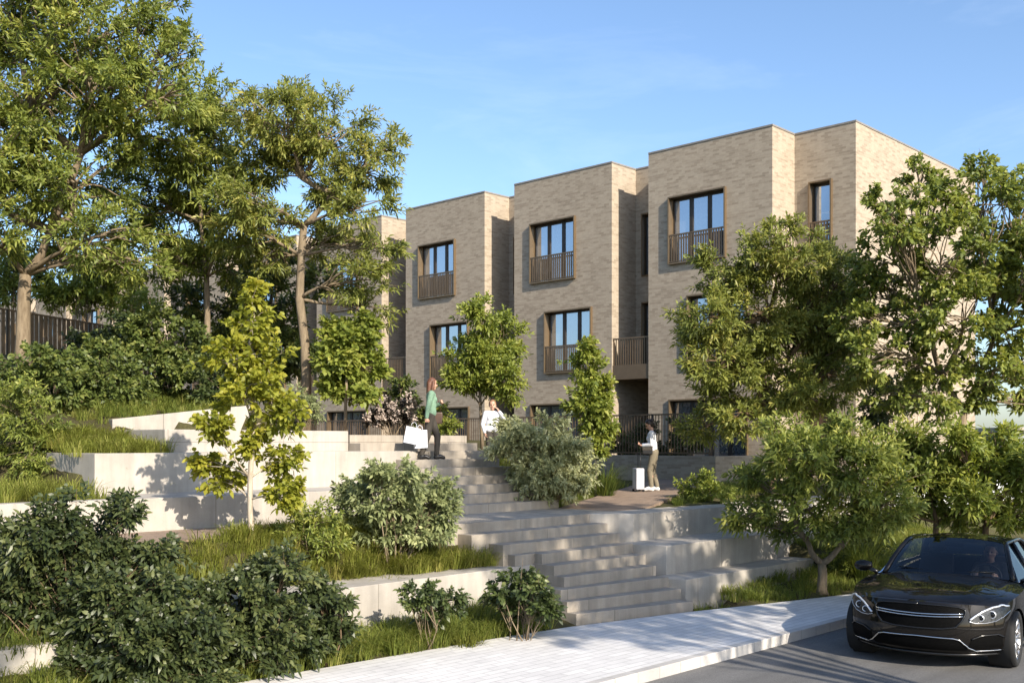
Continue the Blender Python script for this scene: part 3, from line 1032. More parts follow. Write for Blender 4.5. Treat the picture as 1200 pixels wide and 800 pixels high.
# ---- young trees
d = 15.0
b = on_ground(296, d)
plant('young_tree', 'bright yellow green sapling with a pale trunk in front of the left terrace walls', 'tree', b,
      LB(d, [(292, 372, 22, 28), (268, 418, 30, 24), (318, 425, 28, 28), (285, 462, 40, 24), (250, 500, 24, 24), (330, 485, 26, 30), (262, 560, 24, 18), (238, 540, 14, 14),
             (330, 540, 24, 28), (333, 578, 16, 16), (300, 515, 22, 20), (296, 345, 12, 18)], 0.35, 4),
      'leaf_yellow', 0.098, 0.062, 7.2, 8, 'bark_pale', [b, *tpts(d, [(296, 630), (293, 600), (293, 560), (297, 500), (294, 440), (294, 390)])], 0.045,
      tpts(d, [(293, 585), (293, 560), (297, 500), (294, 440), (294, 390)]), 14, shape='round', spread=0.5, sub=0.42, hollow=0.3)
d = 22.6
b = on_ground(405, d)
plant('young_tree', 'round crowned young tree standing above the topmost left terrace wall', 'tree', b,
      LB(d, [(408, 405, 30, 30), (390, 435, 26, 22), (425, 385, 20, 20), (430, 430, 22, 22), (408, 455, 26, 14), (395, 390, 18, 18), (432, 460, 14, 12)], 0.4, 5),
      'leaf_fresh', 0.125, 0.085, 11.5, 8, 'bark_tan', [b, *tpts(d, [(405, 490), (405, 465), (407, 430)])], 0.04,
      tpts(d, [(405, 470), (407, 440)]), 15, shape='round', sub=0.42, hollow=0.3)
d = 25.6
b = on_ground(566, d)
plant('young_tree', 'feathery young tree at the head of the stairs beside the girl', 'tree', b,
      LB(d, [(556, 418, 34, 32), (585, 405, 24, 40), (545, 450, 30, 12), (562, 368, 20, 22), (592, 445, 16, 26), (570, 440, 24, 24), (530, 440, 14, 12)], 0.5, 6),
      'leaf_fresh', 0.125, 0.050, 11.0, 9, 'bark_tan', [b, *tpts(d, [(564, 500), (563, 475), (562, 440)])], 0.045,
      tpts(d, [(563, 475), (562, 440), (566, 410)]), 16, sub=0.42, hollow=0.35)
d = 24.5
b = on_ground(697, d)
plant('young_tree', 'slim upright light green sapling beside the brown path', 'tree', b,
      LB(d, [(690, 428, 14, 24), (690, 470, 22, 24), (703, 500, 17, 20), (685, 408, 10, 13), (697, 525, 17, 15), (708, 455, 10, 16)], 0.3, 7),
      'leaf_fresh', 0.125, 0.062, 11.5, 9, 'bark_pale', [b, *tpts(d, [(699, 550), (696, 520), (692, 470)])], 0.03,
      tpts(d, [(697, 530), (694, 490), (692, 460)]), 17, sub=0.45, hollow=0.25)

# ---- right trees
d = 19.4
b = on_ground(963, d)
plant('spreading_tree', 'low spreading tree with a forked tan trunk beside the white pavement', 'tree', b,
      LB(d, [(960, 535, 60, 42), (905, 560, 42, 36), (1010, 555, 52, 45), (880, 598, 36, 26), (1040, 590, 34, 34), (955, 595, 55, 26), (930, 515, 40, 30), (990, 610, 40, 24), (910, 618, 30, 18), (1000, 510, 36, 26), (1058, 560, 24, 30)], 0.9, 8),
      'leaf_mid', 0.145, 0.042, 10.5, 9, 'bark_tan', [b, *tpts(d, [(963, 690), (964, 672), (963, 660)])], 0.105,
      tpts(d, [(963, 660), (945, 632), (985, 640), (930, 605), (1000, 610)]), 18, sub=0.31, hollow=0.4)
d = 24.6
b = on_ground(905, d)
plant('spreading_tree', 'tall multi-stemmed olive tree in front of the end terrace house', 'tree', b,
      LB(d, [(845, 322, 42, 35), (890, 300, 44, 29), (935, 300, 44, 31), (955, 330, 49, 42), (828, 372, 38, 38), (885, 370, 58, 47), (940, 395, 56, 53), (845, 425, 44, 33), (895, 440, 56, 44),
             (975, 380, 38, 49), (955, 455, 50, 38), (1000, 430, 33, 44), (835, 470, 29, 22), (985, 330, 26, 33), (820, 500, 26, 22), (870, 490, 36, 26), (915, 268, 26, 14)], 1.0, 9),
      'leaf_olive', 0.15, 0.043, 11.0, 9, 'bark_dark', [b, *tpts(d, [(903, 520), (900, 480)])], 0.10,
      tpts(d, [(900, 480), (880, 430), (920, 425), (860, 380), (945, 390), (900, 370)]), 19, sub=0.30, hollow=0.4)
d = 22.3
b = on_ground(1122, d)
plant('spreading_tree', 'large dark round-leaved tree with many bare stems at the right edge', 'tree', b,
      LB(d, [(1085, 240, 44, 34), (1145, 228, 50, 36), (1045, 300, 40, 38), (1105, 300, 60, 46), (1170, 300, 56, 52), (1028, 345, 30, 32), (1065, 375, 46, 36), (1135, 370, 60, 40), (1195, 220, 30, 30),
             (1195, 380, 40, 46), (1025, 410, 28, 34), (1075, 200, 26, 18), (1150, 196, 26, 14), (1230, 300, 50, 70), (1060, 430, 36, 26), (1225, 430, 40, 34), (1100, 435, 36, 22), (1175, 440, 40, 24), (1195, 330, 40, 40), (1150, 465, 24, 14), (1215, 470, 30, 20), (1045, 462, 30, 24), (1090, 480, 34, 18), (1140, 430, 36, 24), (1075, 335, 36, 30), (1012, 320, 24, 24), (1005, 375, 24, 28), (1050, 265, 30, 24), (1035, 235, 18, 16)], 1.1, 10),
      'leaf_mid', 0.125, 0.066, 8.2, 8, 'bark_tan', [b, *tpts(d, [(1124, 525), (1127, 500), (1130, 480)])], 0.105,
      tpts(d, [(1130, 480), (1105, 440), (1150, 440), (1090, 390), (1165, 395), (1125, 400)]), 20, shape='round', sub=0.28, hollow=0.45)
d = 20.0
b = on_ground(1096, d)
plant('spreading_tree', 'bushy small tree with dark stems behind the bonnet of the car', 'tree', b,
      LB(d, [(1085, 545, 34, 28), (1112, 530, 26, 24), (1062, 585, 26, 24), (1100, 575, 30, 20), (1050, 545, 24, 24), (1065, 515, 30, 20), (1035, 610, 26, 22), (1120, 600, 26, 22)], 0.6, 11),
      'leaf_mid', 0.165, 0.048, 6.5, 10, 'bark_dark', [b, *tpts(d, [(1096, 640), (1097, 612)])], 0.07,
      tpts(d, [(1097, 612), (1090, 585), (1105, 580)]), 21, sub=0.42, hollow=0.3)
d = 19.6
b = on_ground(1155, d)
plant('spreading_tree', 'bushy small tree with dark stems behind the roof of the car', 'tree', b,
      LB(d, [(1150, 548, 40, 34), (1188, 560, 34, 40), (1172, 525, 28, 22), (1140, 585, 26, 20), (1225, 540, 36, 36), (1195, 605, 28, 20), (1130, 515, 26, 18), (1120, 560, 26, 24), (1165, 610, 30, 16)], 0.6, 12),
      'leaf_fresh', 0.165, 0.048, 5.8, 10, 'bark_dark', [b, *tpts(d, [(1155, 640), (1155, 616)])], 0.075,
      tpts(d, [(1155, 616), (1145, 585), (1170, 590)]), 22, sub=0.42, hollow=0.3)

NS = 1.0
# ---- shrubs: (label, leaf, distance, base px, lobes, L, W, dens, shape, extra)
SHR = [
    ('low green shrub left of the upright-stemmed shrub on the left slope', 'leaf_forest', 19.6, 60, [(20, 440, 34, 24), (55, 425, 30, 22), (-15, 455, 30, 26), (70, 450, 24, 18)], 0.10, 0.055, 13, 'round', 0.016),
    ('dark shrub hugging the end of the bronze fence under the big left tree', 'leaf_dark', 24.5, 130, [(110, 405, 36, 20), (150, 400, 30, 20), (75, 420, 34, 18), (145, 378, 24, 14)], 0.11, 0.055, 11, 'round', 0.016),
    ('leafy bush left of the thick pale trunk beyond the bronze fence', 'leaf_mid', 29.5, 15, [(10, 320, 36, 24), (-20, 335, 30, 24), (45, 335, 26, 20), (20, 300, 26, 14)], 0.14, 0.06, 8, 'lance', 0.020),
    ('large dark laurel shrub at the left edge, tallest in the foreground', 'leaf_laurel', 12.0, 80, [(55, 640, 50, 40), (115, 632, 48, 38), (20, 690, 50, 36), (85, 690, 62, 42), (150, 668, 44, 38), (80, 600, 26, 20), (146, 598, 17, 24), (190, 650, 24, 22), (14, 635, 28, 28), (130, 705, 50, 30), (190, 690, 34, 28), (-15, 660, 30, 40), (50, 720, 50, 24), (100, 735, 40, 20)], 0.10, 0.043, 24, 'lance', 0.018),
    ('dark laurel shrub spilling over the bottom left kerb', 'leaf_laurel', 11.7, 150, [(110, 745, 42, 34), (165, 755, 52, 40), (215, 745, 44, 38), (140, 715, 40, 26), (195, 712, 40, 26), (95, 782, 34, 22), (170, 792, 60, 20), (235, 785, 36, 26), (240, 725, 26, 22)], 0.095, 0.042, 24, 'lance', 0.016),
    ('dark laurel shrub around the foot of the yellow green sapling', 'leaf_laurel', 12.75, 295, [(285, 700, 46, 34), (325, 690, 40, 34), (290, 745, 52, 38), (340, 740, 40, 34), (262, 760, 36, 26), (305, 668, 26, 20), (335, 660, 18, 14), (250, 700, 30, 26), (270, 775, 30, 18)], 0.10, 0.044, 24, 'lance', 0.016),
    ('dark laurel shrub nearest the edge of the white pavement', 'leaf_laurel', 13.4, 378, [(372, 715, 30, 24), (385, 742, 30, 22), (360, 750, 26, 20), (395, 705, 18, 14), (375, 685, 18, 12), (395, 755, 18, 14)], 0.10, 0.044, 24, 'lance', 0.014),
    ('small loose dark shrub before the middle of the planter wall', 'leaf_dark', 14.4, 508, [(500, 692, 20, 13), (518, 700, 24, 16), (488, 706, 16, 12), (508, 715, 26, 14)], 0.085, 0.042, 17, 'round', 0.010),
    ('dark green shrub at the foot of the stairs on the pavement edge', 'leaf_dark', 15.0, 612, [(608, 682, 24, 16), (632, 695, 22, 18), (592, 698, 20, 15), (612, 710, 34, 18), (640, 715, 16, 12)], 0.09, 0.052, 17, 'round', 0.012),
    ('wide soft green shrub on the planter beside the landing', 'leaf_silver', 16.2, 462, [(455, 580, 42, 26), (495, 588, 32, 28), (425, 572, 28, 18), (470, 560, 36, 18), (410, 600, 26, 22), (465, 615, 44, 22), (512, 600, 22, 22), (440, 553, 20, 12), (520, 580, 16, 18), (500, 622, 30, 16)], 0.095, 0.046, 19, 'lance', 0.016),
    ('low twiggy green shrub between the sapling and the wide soft shrub', 'leaf_mid', 15.4, 362, [(352, 625, 24, 20), (378, 610, 26, 22), (385, 635, 26, 16), (355, 600, 16, 12)], 0.09, 0.030, 17, 'lance', 0.012),
    ('big rounded pale flowering shrub right of the upper steps', 'leaf_pale', 21.4, 640, [(620, 510, 36, 24), (655, 525, 34, 26), (600, 535, 26, 24), (635, 550, 42, 28), (675, 550, 22, 26), (600, 500, 18, 12), (640, 498, 26, 14), (660, 575, 28, 16), (620, 580, 26, 12)], 0.095, 0.042, 19, 'lance', 0.018),
    ('low leafy shrub beside the brown path next to the right seating wall', 'leaf_fresh', 23.0, 822, [(818, 572, 22, 14), (840, 578, 18, 12), (800, 583, 16, 9), (828, 562, 12, 8)], 0.10, 0.04, 17, 'lance', 0.010),
    ('tall feathery green shrub with bare forked stems at the left edge', 'leaf_mid', 17.9, 40, [(10, 470, 34, 24), (45, 490, 34, 26), (5, 520, 30, 26), (60, 520, 28, 24), (30, 455, 30, 16), (88, 535, 20, 20), (30, 540, 30, 18)], 0.10, 0.030, 15, 'lance', 0.020),
    ('dense green shrub with upright stems on the grassy left terrace', 'leaf_forest', 20.5, 110, [(85, 440, 38, 26), (130, 450, 38, 30), (100, 480, 40, 24), (150, 478, 28, 22), (65, 465, 26, 20), (120, 418, 32, 18)], 0.10, 0.058, 13, 'round', 0.016),
    ('dense dark shrub below the slim bare trunk on the upper bank', 'leaf_forest', 22.6, 195, [(185, 420, 36, 28), (215, 440, 32, 30), (165, 400, 30, 22), (225, 400, 28, 24), (200, 462, 36, 18), (180, 380, 30, 18)], 0.105, 0.062, 12, 'round', 0.016),
    ('shadowy shrub behind the yellow green sapling', 'leaf_dark', 22.0, 268, [(262, 462, 30, 18), (285, 440, 28, 26), (255, 435, 22, 22)], 0.10, 0.055, 12, 'round', 0.014),
    ('small grey green shrub at the foot of the leaning tree', 'leaf_silver', 21.4, 352, [(345, 470, 20, 18), (362, 482, 20, 14), (338, 488, 14, 12)], 0.09, 0.03, 17, 'lance', 0.010),
    ('dark purple shrub with pale flowers behind the shopping bags', 'leaf_purple', 25.0, 458, [(450, 480, 14, 14), (468, 488, 18, 12), (440, 492, 12, 9), (478, 480, 12, 16)], 0.10, 0.055, 17, 'round', 0.010),
    ('tall dark green shrub behind the green sweater woman', 'leaf_forest', 26.8, 478, [(468, 465, 16, 18), (482, 478, 16, 18), (470, 450, 12, 12)], 0.10, 0.05, 15, 'round', 0.010),
    ('small green shrub right of the green sweater woman', 'leaf_fresh', 25.8, 520, [(518, 482, 12, 14), (524, 500, 14, 9), (508, 500, 10, 8)], 0.10, 0.045, 15, 'lance', 0.010),
    ('dark garden shrub left of the suitcase woman behind the garden wall', 'leaf_dark', 31.5, 727, [(726, 515, 14, 16), (735, 528, 14, 10)], 0.10, 0.055, 15, 'round', 0.012),
    ('dark garden shrub directly behind the head of the suitcase woman', 'leaf_dark', 31.0, 757, [(755, 512, 14, 18), (766, 526, 14, 10)], 0.10, 0.055, 15, 'round', 0.012),
    ('dark garden shrub right of the suitcase woman behind the garden wall', 'leaf_dark', 30.4, 805, [(800, 505, 18, 22), (815, 515, 18, 18), (790, 525, 14, 10)], 0.10, 0.055, 15, 'round', 0.012),
    ('dark leafy shrub under the spreading tree at the right planting bed', 'leaf_mid', 21.2, 1008, [(1000, 632, 22, 18), (1022, 648, 22, 18), (990, 655, 18, 14)], 0.12, 0.035, 14, 'lance', 0.010),
    ('dark bush filling the gap under the tall olive tree', 'leaf_dark', 26.0, 1045, [(1040, 470, 26, 26), (1062, 450, 22, 26), (1030, 500, 20, 16)], 0.11, 0.06, 11, 'round', 0.014),
    ('bright green bush behind the big left tree above the bronze fence', 'leaf_fresh', 29.5, 100, [(95, 330, 36, 24), (140, 345, 34, 24), (70, 350, 30, 20), (170, 360, 26, 20), (115, 310, 28, 16)], 0.14, 0.06, 8, 'lance', 0.020),
]
for i, (lab, lf, d, bpx, lobs, L, Wd, dens, shp, r0) in enumerate(SHR):
    b = on_ground(bpx, d)
    low = min(l[0][2] - l[3] for l in LB(d, lobs, 0.0))
    plant('shrub', lab, 'shrub', b, LB(d, lobs, 0.35, 50 + i), lf, L, Wd, dens * 0.62, 10, 'bark_tan' if lf != 'leaf_laurel' else 'bark_dark',
          None, r0, None, 100 + i, None, shp, 0.3, 0.5, 0.45, 0.48, 0.35, True, 0.0, 'stem', 'foliage', stems=len(lobs) + 4)
    if lf == 'leaf_purple':
        rg = np.random.default_rng(5)
        sh = [o for o in COL.objects if o.name.startswith('shrub') and o.get('label') == lab][0]
        P, D, T, _ = foliage(LB(d, lobs, 0.3, 9), rg, 0.35, 0.05, 0.04, 5)
        link('blossom', leaf_mesh('blossom', P - np.array(b) + np.array([0, 0, 0.05]), D, 0.05, 0.045, rg, 0.1, T, 'round'), M['petal'], sh)

# ---- grass


def blades(name, pts, hh, wid, lean, nper, rad, mat, rng, label=None, cat='grass', kind='stuff', parent=None, org=(0, 0, 0)):
    pts = np.asarray(pts, float)
    n = len(pts) * nper
    P = np.repeat(pts, nper, 0)
    th = rng.uniform(0, 2 * np.pi, n)
    rr = rad * np.sqrt(rng.random(n))
    out = np.stack([np.cos(th), np.sin(th), np.zeros(n)], 1)
    P = P + out * rr[:, None] * 0.5
    hs = np.repeat(rng.uniform(0.6, 1.25, len(pts)), nper) * hh * rng.uniform(0.55, 1.15, n)
    ln = lean * (0.25 + rr / rad) * rng.uniform(0.3, 1.4, n)
    th2 = th + rng.normal(0, 0.5, n)
    o2 = np.stack([np.cos(th2), np.sin(th2), np.zeros(n)], 1)
    S = np.stack([-np.sin(th2), np.cos(th2), np.zeros(n)], 1)
    z = np.array([0, 0, 1.0])
    w = (wid * rng.uniform(0.6, 1.2, n))[:, None] * 0.5
    hs = hs[:, None]; ln = ln[:, None]
    m1 = P + z * hs * 0.55 + o2 * hs * ln * 0.28
    m2 = P + z * hs * (0.9 - 0.12 * ln) + o2 * hs * ln * 0.72
    tp = P + z * hs * (1.0 - 0.34 * ln) + o2 * hs * ln * 1.15
    V = np.stack([P - S * w, P + S * w, m1 - S * w * 0.85, m1 + S * w * 0.85, m2 - S * w * 0.5, m2 + S * w * 0.5, tp], 1).reshape(-1, 3)
    base = (np.arange(n) * 7)[:, None, None]
    F = (base + np.array([[0, 1, 3], [0, 3, 2], [2, 3, 5], [2, 5, 4], [4, 5, 6]])[None]).reshape(-1, 3)
    t = np.repeat(np.clip(np.repeat(rng.normal(0.45, 0.2, len(pts)), nper) + rng.normal(0, 0.15, n), 0, 1), 7)
    me = np_mesh(name, V - np.array(org), F, t)
    o = link(name, me, M[mat], parent)
    if label: tag(o, label, cat, None, kind)
    return o


def scatter(poly, n, rng, dz=-0.02):
    poly = np.array(poly)
    lo_, hi_ = poly.min(0), poly.max(0)
    out = []
    while len(out) < n:
        q = rng.uniform(lo_, hi_, (n * 2, 2))
        ins = np.zeros(len(q), bool)
        j = len(poly) - 1
        for i in range(len(poly)):
            xi, yi = poly[i]; xj, yj = poly[j]
            c = ((yi > q[:, 1]) != (yj > q[:, 1])) & (q[:, 0] < (xj - xi) * (q[:, 1] - yi) / (yj - yi + 1e-12) + xi)
            ins ^= c
            j = i
        out += list(q[ins])
    out = np.array(out[:n])
    z = height(out[:, 0], out[:, 1]) + dz
    return np.column_stack([out, z])


rg = np.random.default_rng(21)
GR = [
    ('grass', 'grassy bed between the white pavement and the planter wall', [(3.0, 10.95), (6.9, 10.86), (10.7, 10.64), (12.0, 10.5), (11.95, 11.6), (7.3, 11.6), (3.0, 12.2)], 700, 0.34, 'grass_green', 22),
    ('grass', 'tufted yellow green grass on top of the broad planter', [(7.4, 12.40), (11.55, 12.40), (11.55, 13.4), (11.0, 13.6), (8.5, 13.25), (6.5, 12.8)], 480, 0.29, 'grass', 24),
    ('grass', 'yellow grass overhanging the inner corner of the planter by the steps', [(10.4, 12.1), (11.8, 12.05), (12.15, 11.95), (12.2, 12.3), (11.8, 12.5), (10.4, 12.5)], 130, 0.36, 'grass', 24),
    ('grass', 'grass spilling over the lowest left terrace wall', [(-2, 15.03), (7.3, 15.03), (7.4, 16.3), (7.4, 17.4), (-2, 17.4)], 520, 0.34, 'grass', 22),
    ('grass', 'grass tufts on the middle left terrace beside the dark wall end', [(7.75, 16.36), (8.97, 16.36), (8.97, 18.3), (7.3, 18.3)], 170, 0.34, 'grass', 24),
    ('grass', 'grassy bank above the cream sloping wall', [(8.6, 18.75), (12.6, 18.45), (13.4, 22), (7.5, 22)], 500, 0.28, 'grass_green', 20),
    ('grass', 'low grass below the pale flowering shrub by the brown path', [(16.3, 14.3), (22.2, 16.9), (21.5, 18.2), (16.4, 17.2)], 480, 0.26, 'grass_green', 22),
    ('grass', 'grass strip round the foot of the pavement tree', [(15.1, 9.92), (16.5, 9.5), (19.0, 8.95), (21.5, 8.75), (26, 8.7), (26, 11.4), (20.0, 11.6), (19.8, 10.25), (15.4, 10.25)], 760, 0.24, 'grass_green', 22),
    ('grass', 'grass beside the low leafy shrub behind the right seating wall', [(17.6, 12.68), (24, 12.68), (23.8, 15.0), (20.4, 13.75)], 260, 0.24, 'grass_green', 20),
    ('grass', 'grass along the bottom left corner wall', [(2.5, 12.0), (4.9, 12.0), (4.9, 12.6), (2.5, 12.6)], 70, 0.30, 'grass_green', 26),
    ('grass', 'grass fringe in the bottom left corner before the short wall stub', [(2.0, 10.9), (5.6, 10.9), (5.2, 11.5), (2.0, 11.5)], 80, 0.24, 'grass_green', 26),
]
for nm, lab, poly, n, hh, mt, nper in GR:
    dz = -0.02
    pts = scatter(poly, n, rg, dz)
    if 'inner corner' in lab: pts[:, 2] = -1.99
    blades(nm, pts, hh * 0.86, 0.012, 0.85, int(nper * 1.45), 0.22, mt, rg, lab)

# a few big separate clumps
for (px, dd, hh, lab, mt) in [
    (458, 14.3, 0.48, 'fountain-shaped grass clump before the left part of the planter wall', 'grass_green'),
    (432, 13.9, 0.42, 'grass clump beside the dark laurel nearest the pavement', 'grass_green'),
    (548, 14.6, 0.36, 'yellowish grass clump between the two small shrubs by the planter wall', 'grass'),
    (412, 15.6, 0.50, 'upright grass clump at the left end of the planter top', 'grass'),
    (455, 15.7, 0.44, 'reddish grass clump under the wide soft green shrub', 'grass'),
    (236, 13.6, 0.62, 'tall spiky grass clump left of the sapling trunk', 'grass_green'),
    (710, 24.2, 0.8, 'tall thin grass clump at the foot of the slim sapling', 'grass_green'),
    (1012, 20.6, 0.95, 'large spiky grass clump behind the left side of the car', 'grass_green'),
]:
    b = on_ground(px, dd)
    root = empty('grass_clump', tuple(b), 0, lab, 'grass clump')
    blades('blade', [b], hh, 0.016, 0.9, 170, 0.30, mt, rg, None, parent=root, org=b)
    blades('dry_blade', [b], hh * 0.7, 0.014, 1.1, 30, 0.30, 'grass', rg, None, parent=root, org=b)

DM = 1.7
# ---- street trees across the road, behind the camera: they throw the dappled shade
for i, (bx, by, lobs, dens) in enumerate([
    (10.2, -3.6, [(0, 0, 9.4, 1.9, 1.3), (1.7, 0.3, 8.4, 1.5, 1.1), (-1.5, -0.4, 8.6, 1.4, 1.1), (0.4, 0.8, 7.2, 1.5, 0.9), (2.6, 0.2, 9.8, 1.4, 1.1), (0.6, 0, 11.2, 1.5, 1.1), (-0.8, 0.2, 10.4, 1.2, 1.0), (1.9, 0, 11.4, 1.2, 1.0), (0.0, 0, 12.9, 1.4, 0.9), (1.4, 0.2, 13.3, 1.2, 0.9), (-1.3, 0, 12.2, 1.1, 0.9)], 2.5),
    (15.0, -4.0, [(0, 0, 7.4, 1.9, 1.2), (1.6, 0.3, 6.4, 1.5, 0.9), (-1.9, -0.4, 6.8, 1.5, 0.9), (0.4, 0.8, 5.4, 1.5, 0.8), (2.8, 0.2, 7.4, 1.4, 0.9), (-0.9, 0, 8.9, 1.4, 0.9)], 2.0),
    (-0.6, -4.4, [(0, 0, 10.2, 1.1, 1.4), (0.7, 0, 8.6, 1.0, 1.0), (-0.9, 0, 8.6, 1.0, 1.0), (-2.4, 0.4, 8.0, 1.5, 1.3), (-3.3, 0.3, 6.2, 1.4, 1.2), (-4.4, 0, 7.6, 1.4, 1.2), (-2.4, 0, 5.0, 1.2, 0.9)], 4.6),
]):
    b = np.array([bx, by, -2.85])
    L_ = [(np.array([bx + x, by + y, -2.85 + z]), r, r, rz) for (x, y, z, r, rz) in lobs]
    plant('street_tree', ['leafy street tree across the road from the stairs', 'leafy street tree across the road from the parked car', 'tall street tree behind the viewer'][i], 'tree', b, L_, 'leaf_mid', 0.18, 0.075, dens, 9, 'bark_tan',
          [b, b + np.array([0.05, 0, 1.8]), b + np.array([0, 0.06, 3.6])], 0.13, None, 300 + i, sub=0.36, hollow=0.4)
# ================================================================ PEOPLE
M['skin'] = m_plain('skin', (0.52, 0.30, 0.21), 0.5, var=0.05, scale=20)
M['hair_red'] = m_plain('auburn hair', (0.13, 0.055, 0.030), 0.5, var=0.35, scale=30)
M['hair_dark'] = m_plain('dark brown hair', (0.030, 0.017, 0.011), 0.5, var=0.35, scale=30)
M['hair_light'] = m_plain('light brown hair', (0.22, 0.115, 0.055), 0.5, var=0.35, scale=30)
M['green_knit'] = m_plain('green knit', (0.165, 0.27, 0.185), 0.9, var=0.18, scale=35, bump=0.4)
M['charcoal_cloth'] = m_plain('charcoal cloth', (0.050, 0.042, 0.033), 0.85, var=0.2, scale=12)
M['khaki_cloth'] = m_plain('khaki cloth', (0.185, 0.155, 0.105), 0.85, var=0.15, scale=12)
M['white_cloth'] = m_plain('white cloth', (0.64, 0.64, 0.66), 0.85, var=0.08, scale=12)
M['white_shoe'] = m_plain('white shoe leather', (0.75, 0.74, 0.72), 0.5)
M['black_leather'] = m_plain('black leather', (0.018, 0.016, 0.015), 0.4)
M['brown_leather'] = m_plain('brown leather', (0.07, 0.035, 0.02), 0.45)
M['paper_white'] = m_plain('white paper', (0.64, 0.65, 0.69), 0.7, var=0.04)
M['eye'] = m_plain('dark eye', (0.03, 0.02, 0.015), 0.25)
M['lip'] = m_plain('lip', (0.42, 0.16, 0.13), 0.5)
M['case_shell'] = m_plain('pale suitcase shell', (0.50, 0.50, 0.54), 0.35)
M['rubber'] = m_plain('black rubber', (0.012, 0.012, 0.012), 0.8)
M['phone'] = m_plain('phone glass', (0.01, 0.01, 0.012), 0.15)


def blob(name, caps, mat, parent, voxel=0.01, smooth=3):
    """one continuous closed surface grown round tapered limbs: (p, r, q, r2[, squash])"""
    mb = MB()
    for c in caps:
        p, r, q, r2 = c[:4]
        p, q = Vector(p), Vector(q)
        n = max(2, int((q - p).length / (min(r, r2) * 0.45)) + 1)
        for i in range(n + 1):
            t = i / n
            rr = r + (r2 - r) * t
            pp = p.lerp(q, t)
            sq = c[4] if len(c) > 4 else (1, 1, 1)
            mb.ball(pp, (rr * sq[0], rr * sq[1], rr * sq[2]), 14, 9)
    me = mb.mesh(name, fix=False)
    tmp = bpy.data.objects.new('tmp', me)
    COL.objects.link(tmp)
    rm = tmp.modifiers.new('r', 'REMESH'); rm.mode = 'VOXEL'; rm.voxel_size = voxel
    sm = tmp.modifiers.new('s', 'SMOOTH'); sm.factor = 0.5; sm.iterations = smooth
    dg = bpy.context.evaluated_depsgraph_get()
    dg.update()
    out = bpy.data.meshes.new_from_object(tmp.evaluated_get(dg))
    bpy.data.objects.remove(tmp)
    out.materials.clear()
    return link(name, out, M[mat] if isinstance(mat, str) else mat, parent, smooth=True)


def hand(wr, d, pal, side, curl=0.6):
    """palm, five fingers and thumb as capsules; d = direction of the fingers, pal = palm normal"""
    d = Vector(d).normalized(); pal = Vector(pal).normalized()
    ac = d.cross(pal).normalized() * side
    wr = Vector(wr)
    out = []
    kn = wr + d * 0.075
    out += [(wr, 0.024, wr + d * 0.03, 0.026), (wr + d * 0.03 + ac * 0.018, 0.019, kn + ac * 0.026, 0.014), (wr + d * 0.03 - ac * 0.018, 0.019, kn - ac * 0.026, 0.013)]
    for i, (o, L) in enumerate([(0.032, 0.066), (0.011, 0.075), (-0.011, 0.070), (-0.031, 0.055)]):
        b = kn + ac * o
        m = b + (d * math.cos(curl) + pal * math.sin(curl)) * L * 0.55
        e = m + (d * math.cos(curl * 2.2) + pal * math.sin(curl * 2.2)) * L * 0.45
        out += [(b, 0.0095, m, 0.0088), (m, 0.0088, e, 0.0075)]
    t0 = wr + d * 0.02 + ac * 0.024
    t1 = t0 + (d * 0.6 + ac * 0.6 + pal * 0.45).normalized() * 0.04
    t2 = t1 + (d * 0.8 + ac * 0.1 + pal * 0.6).normalized() * 0.032
    out += [(t0, 0.013, t1, 0.0105), (t1, 0.0105, t2, 0.0085)]
    return out


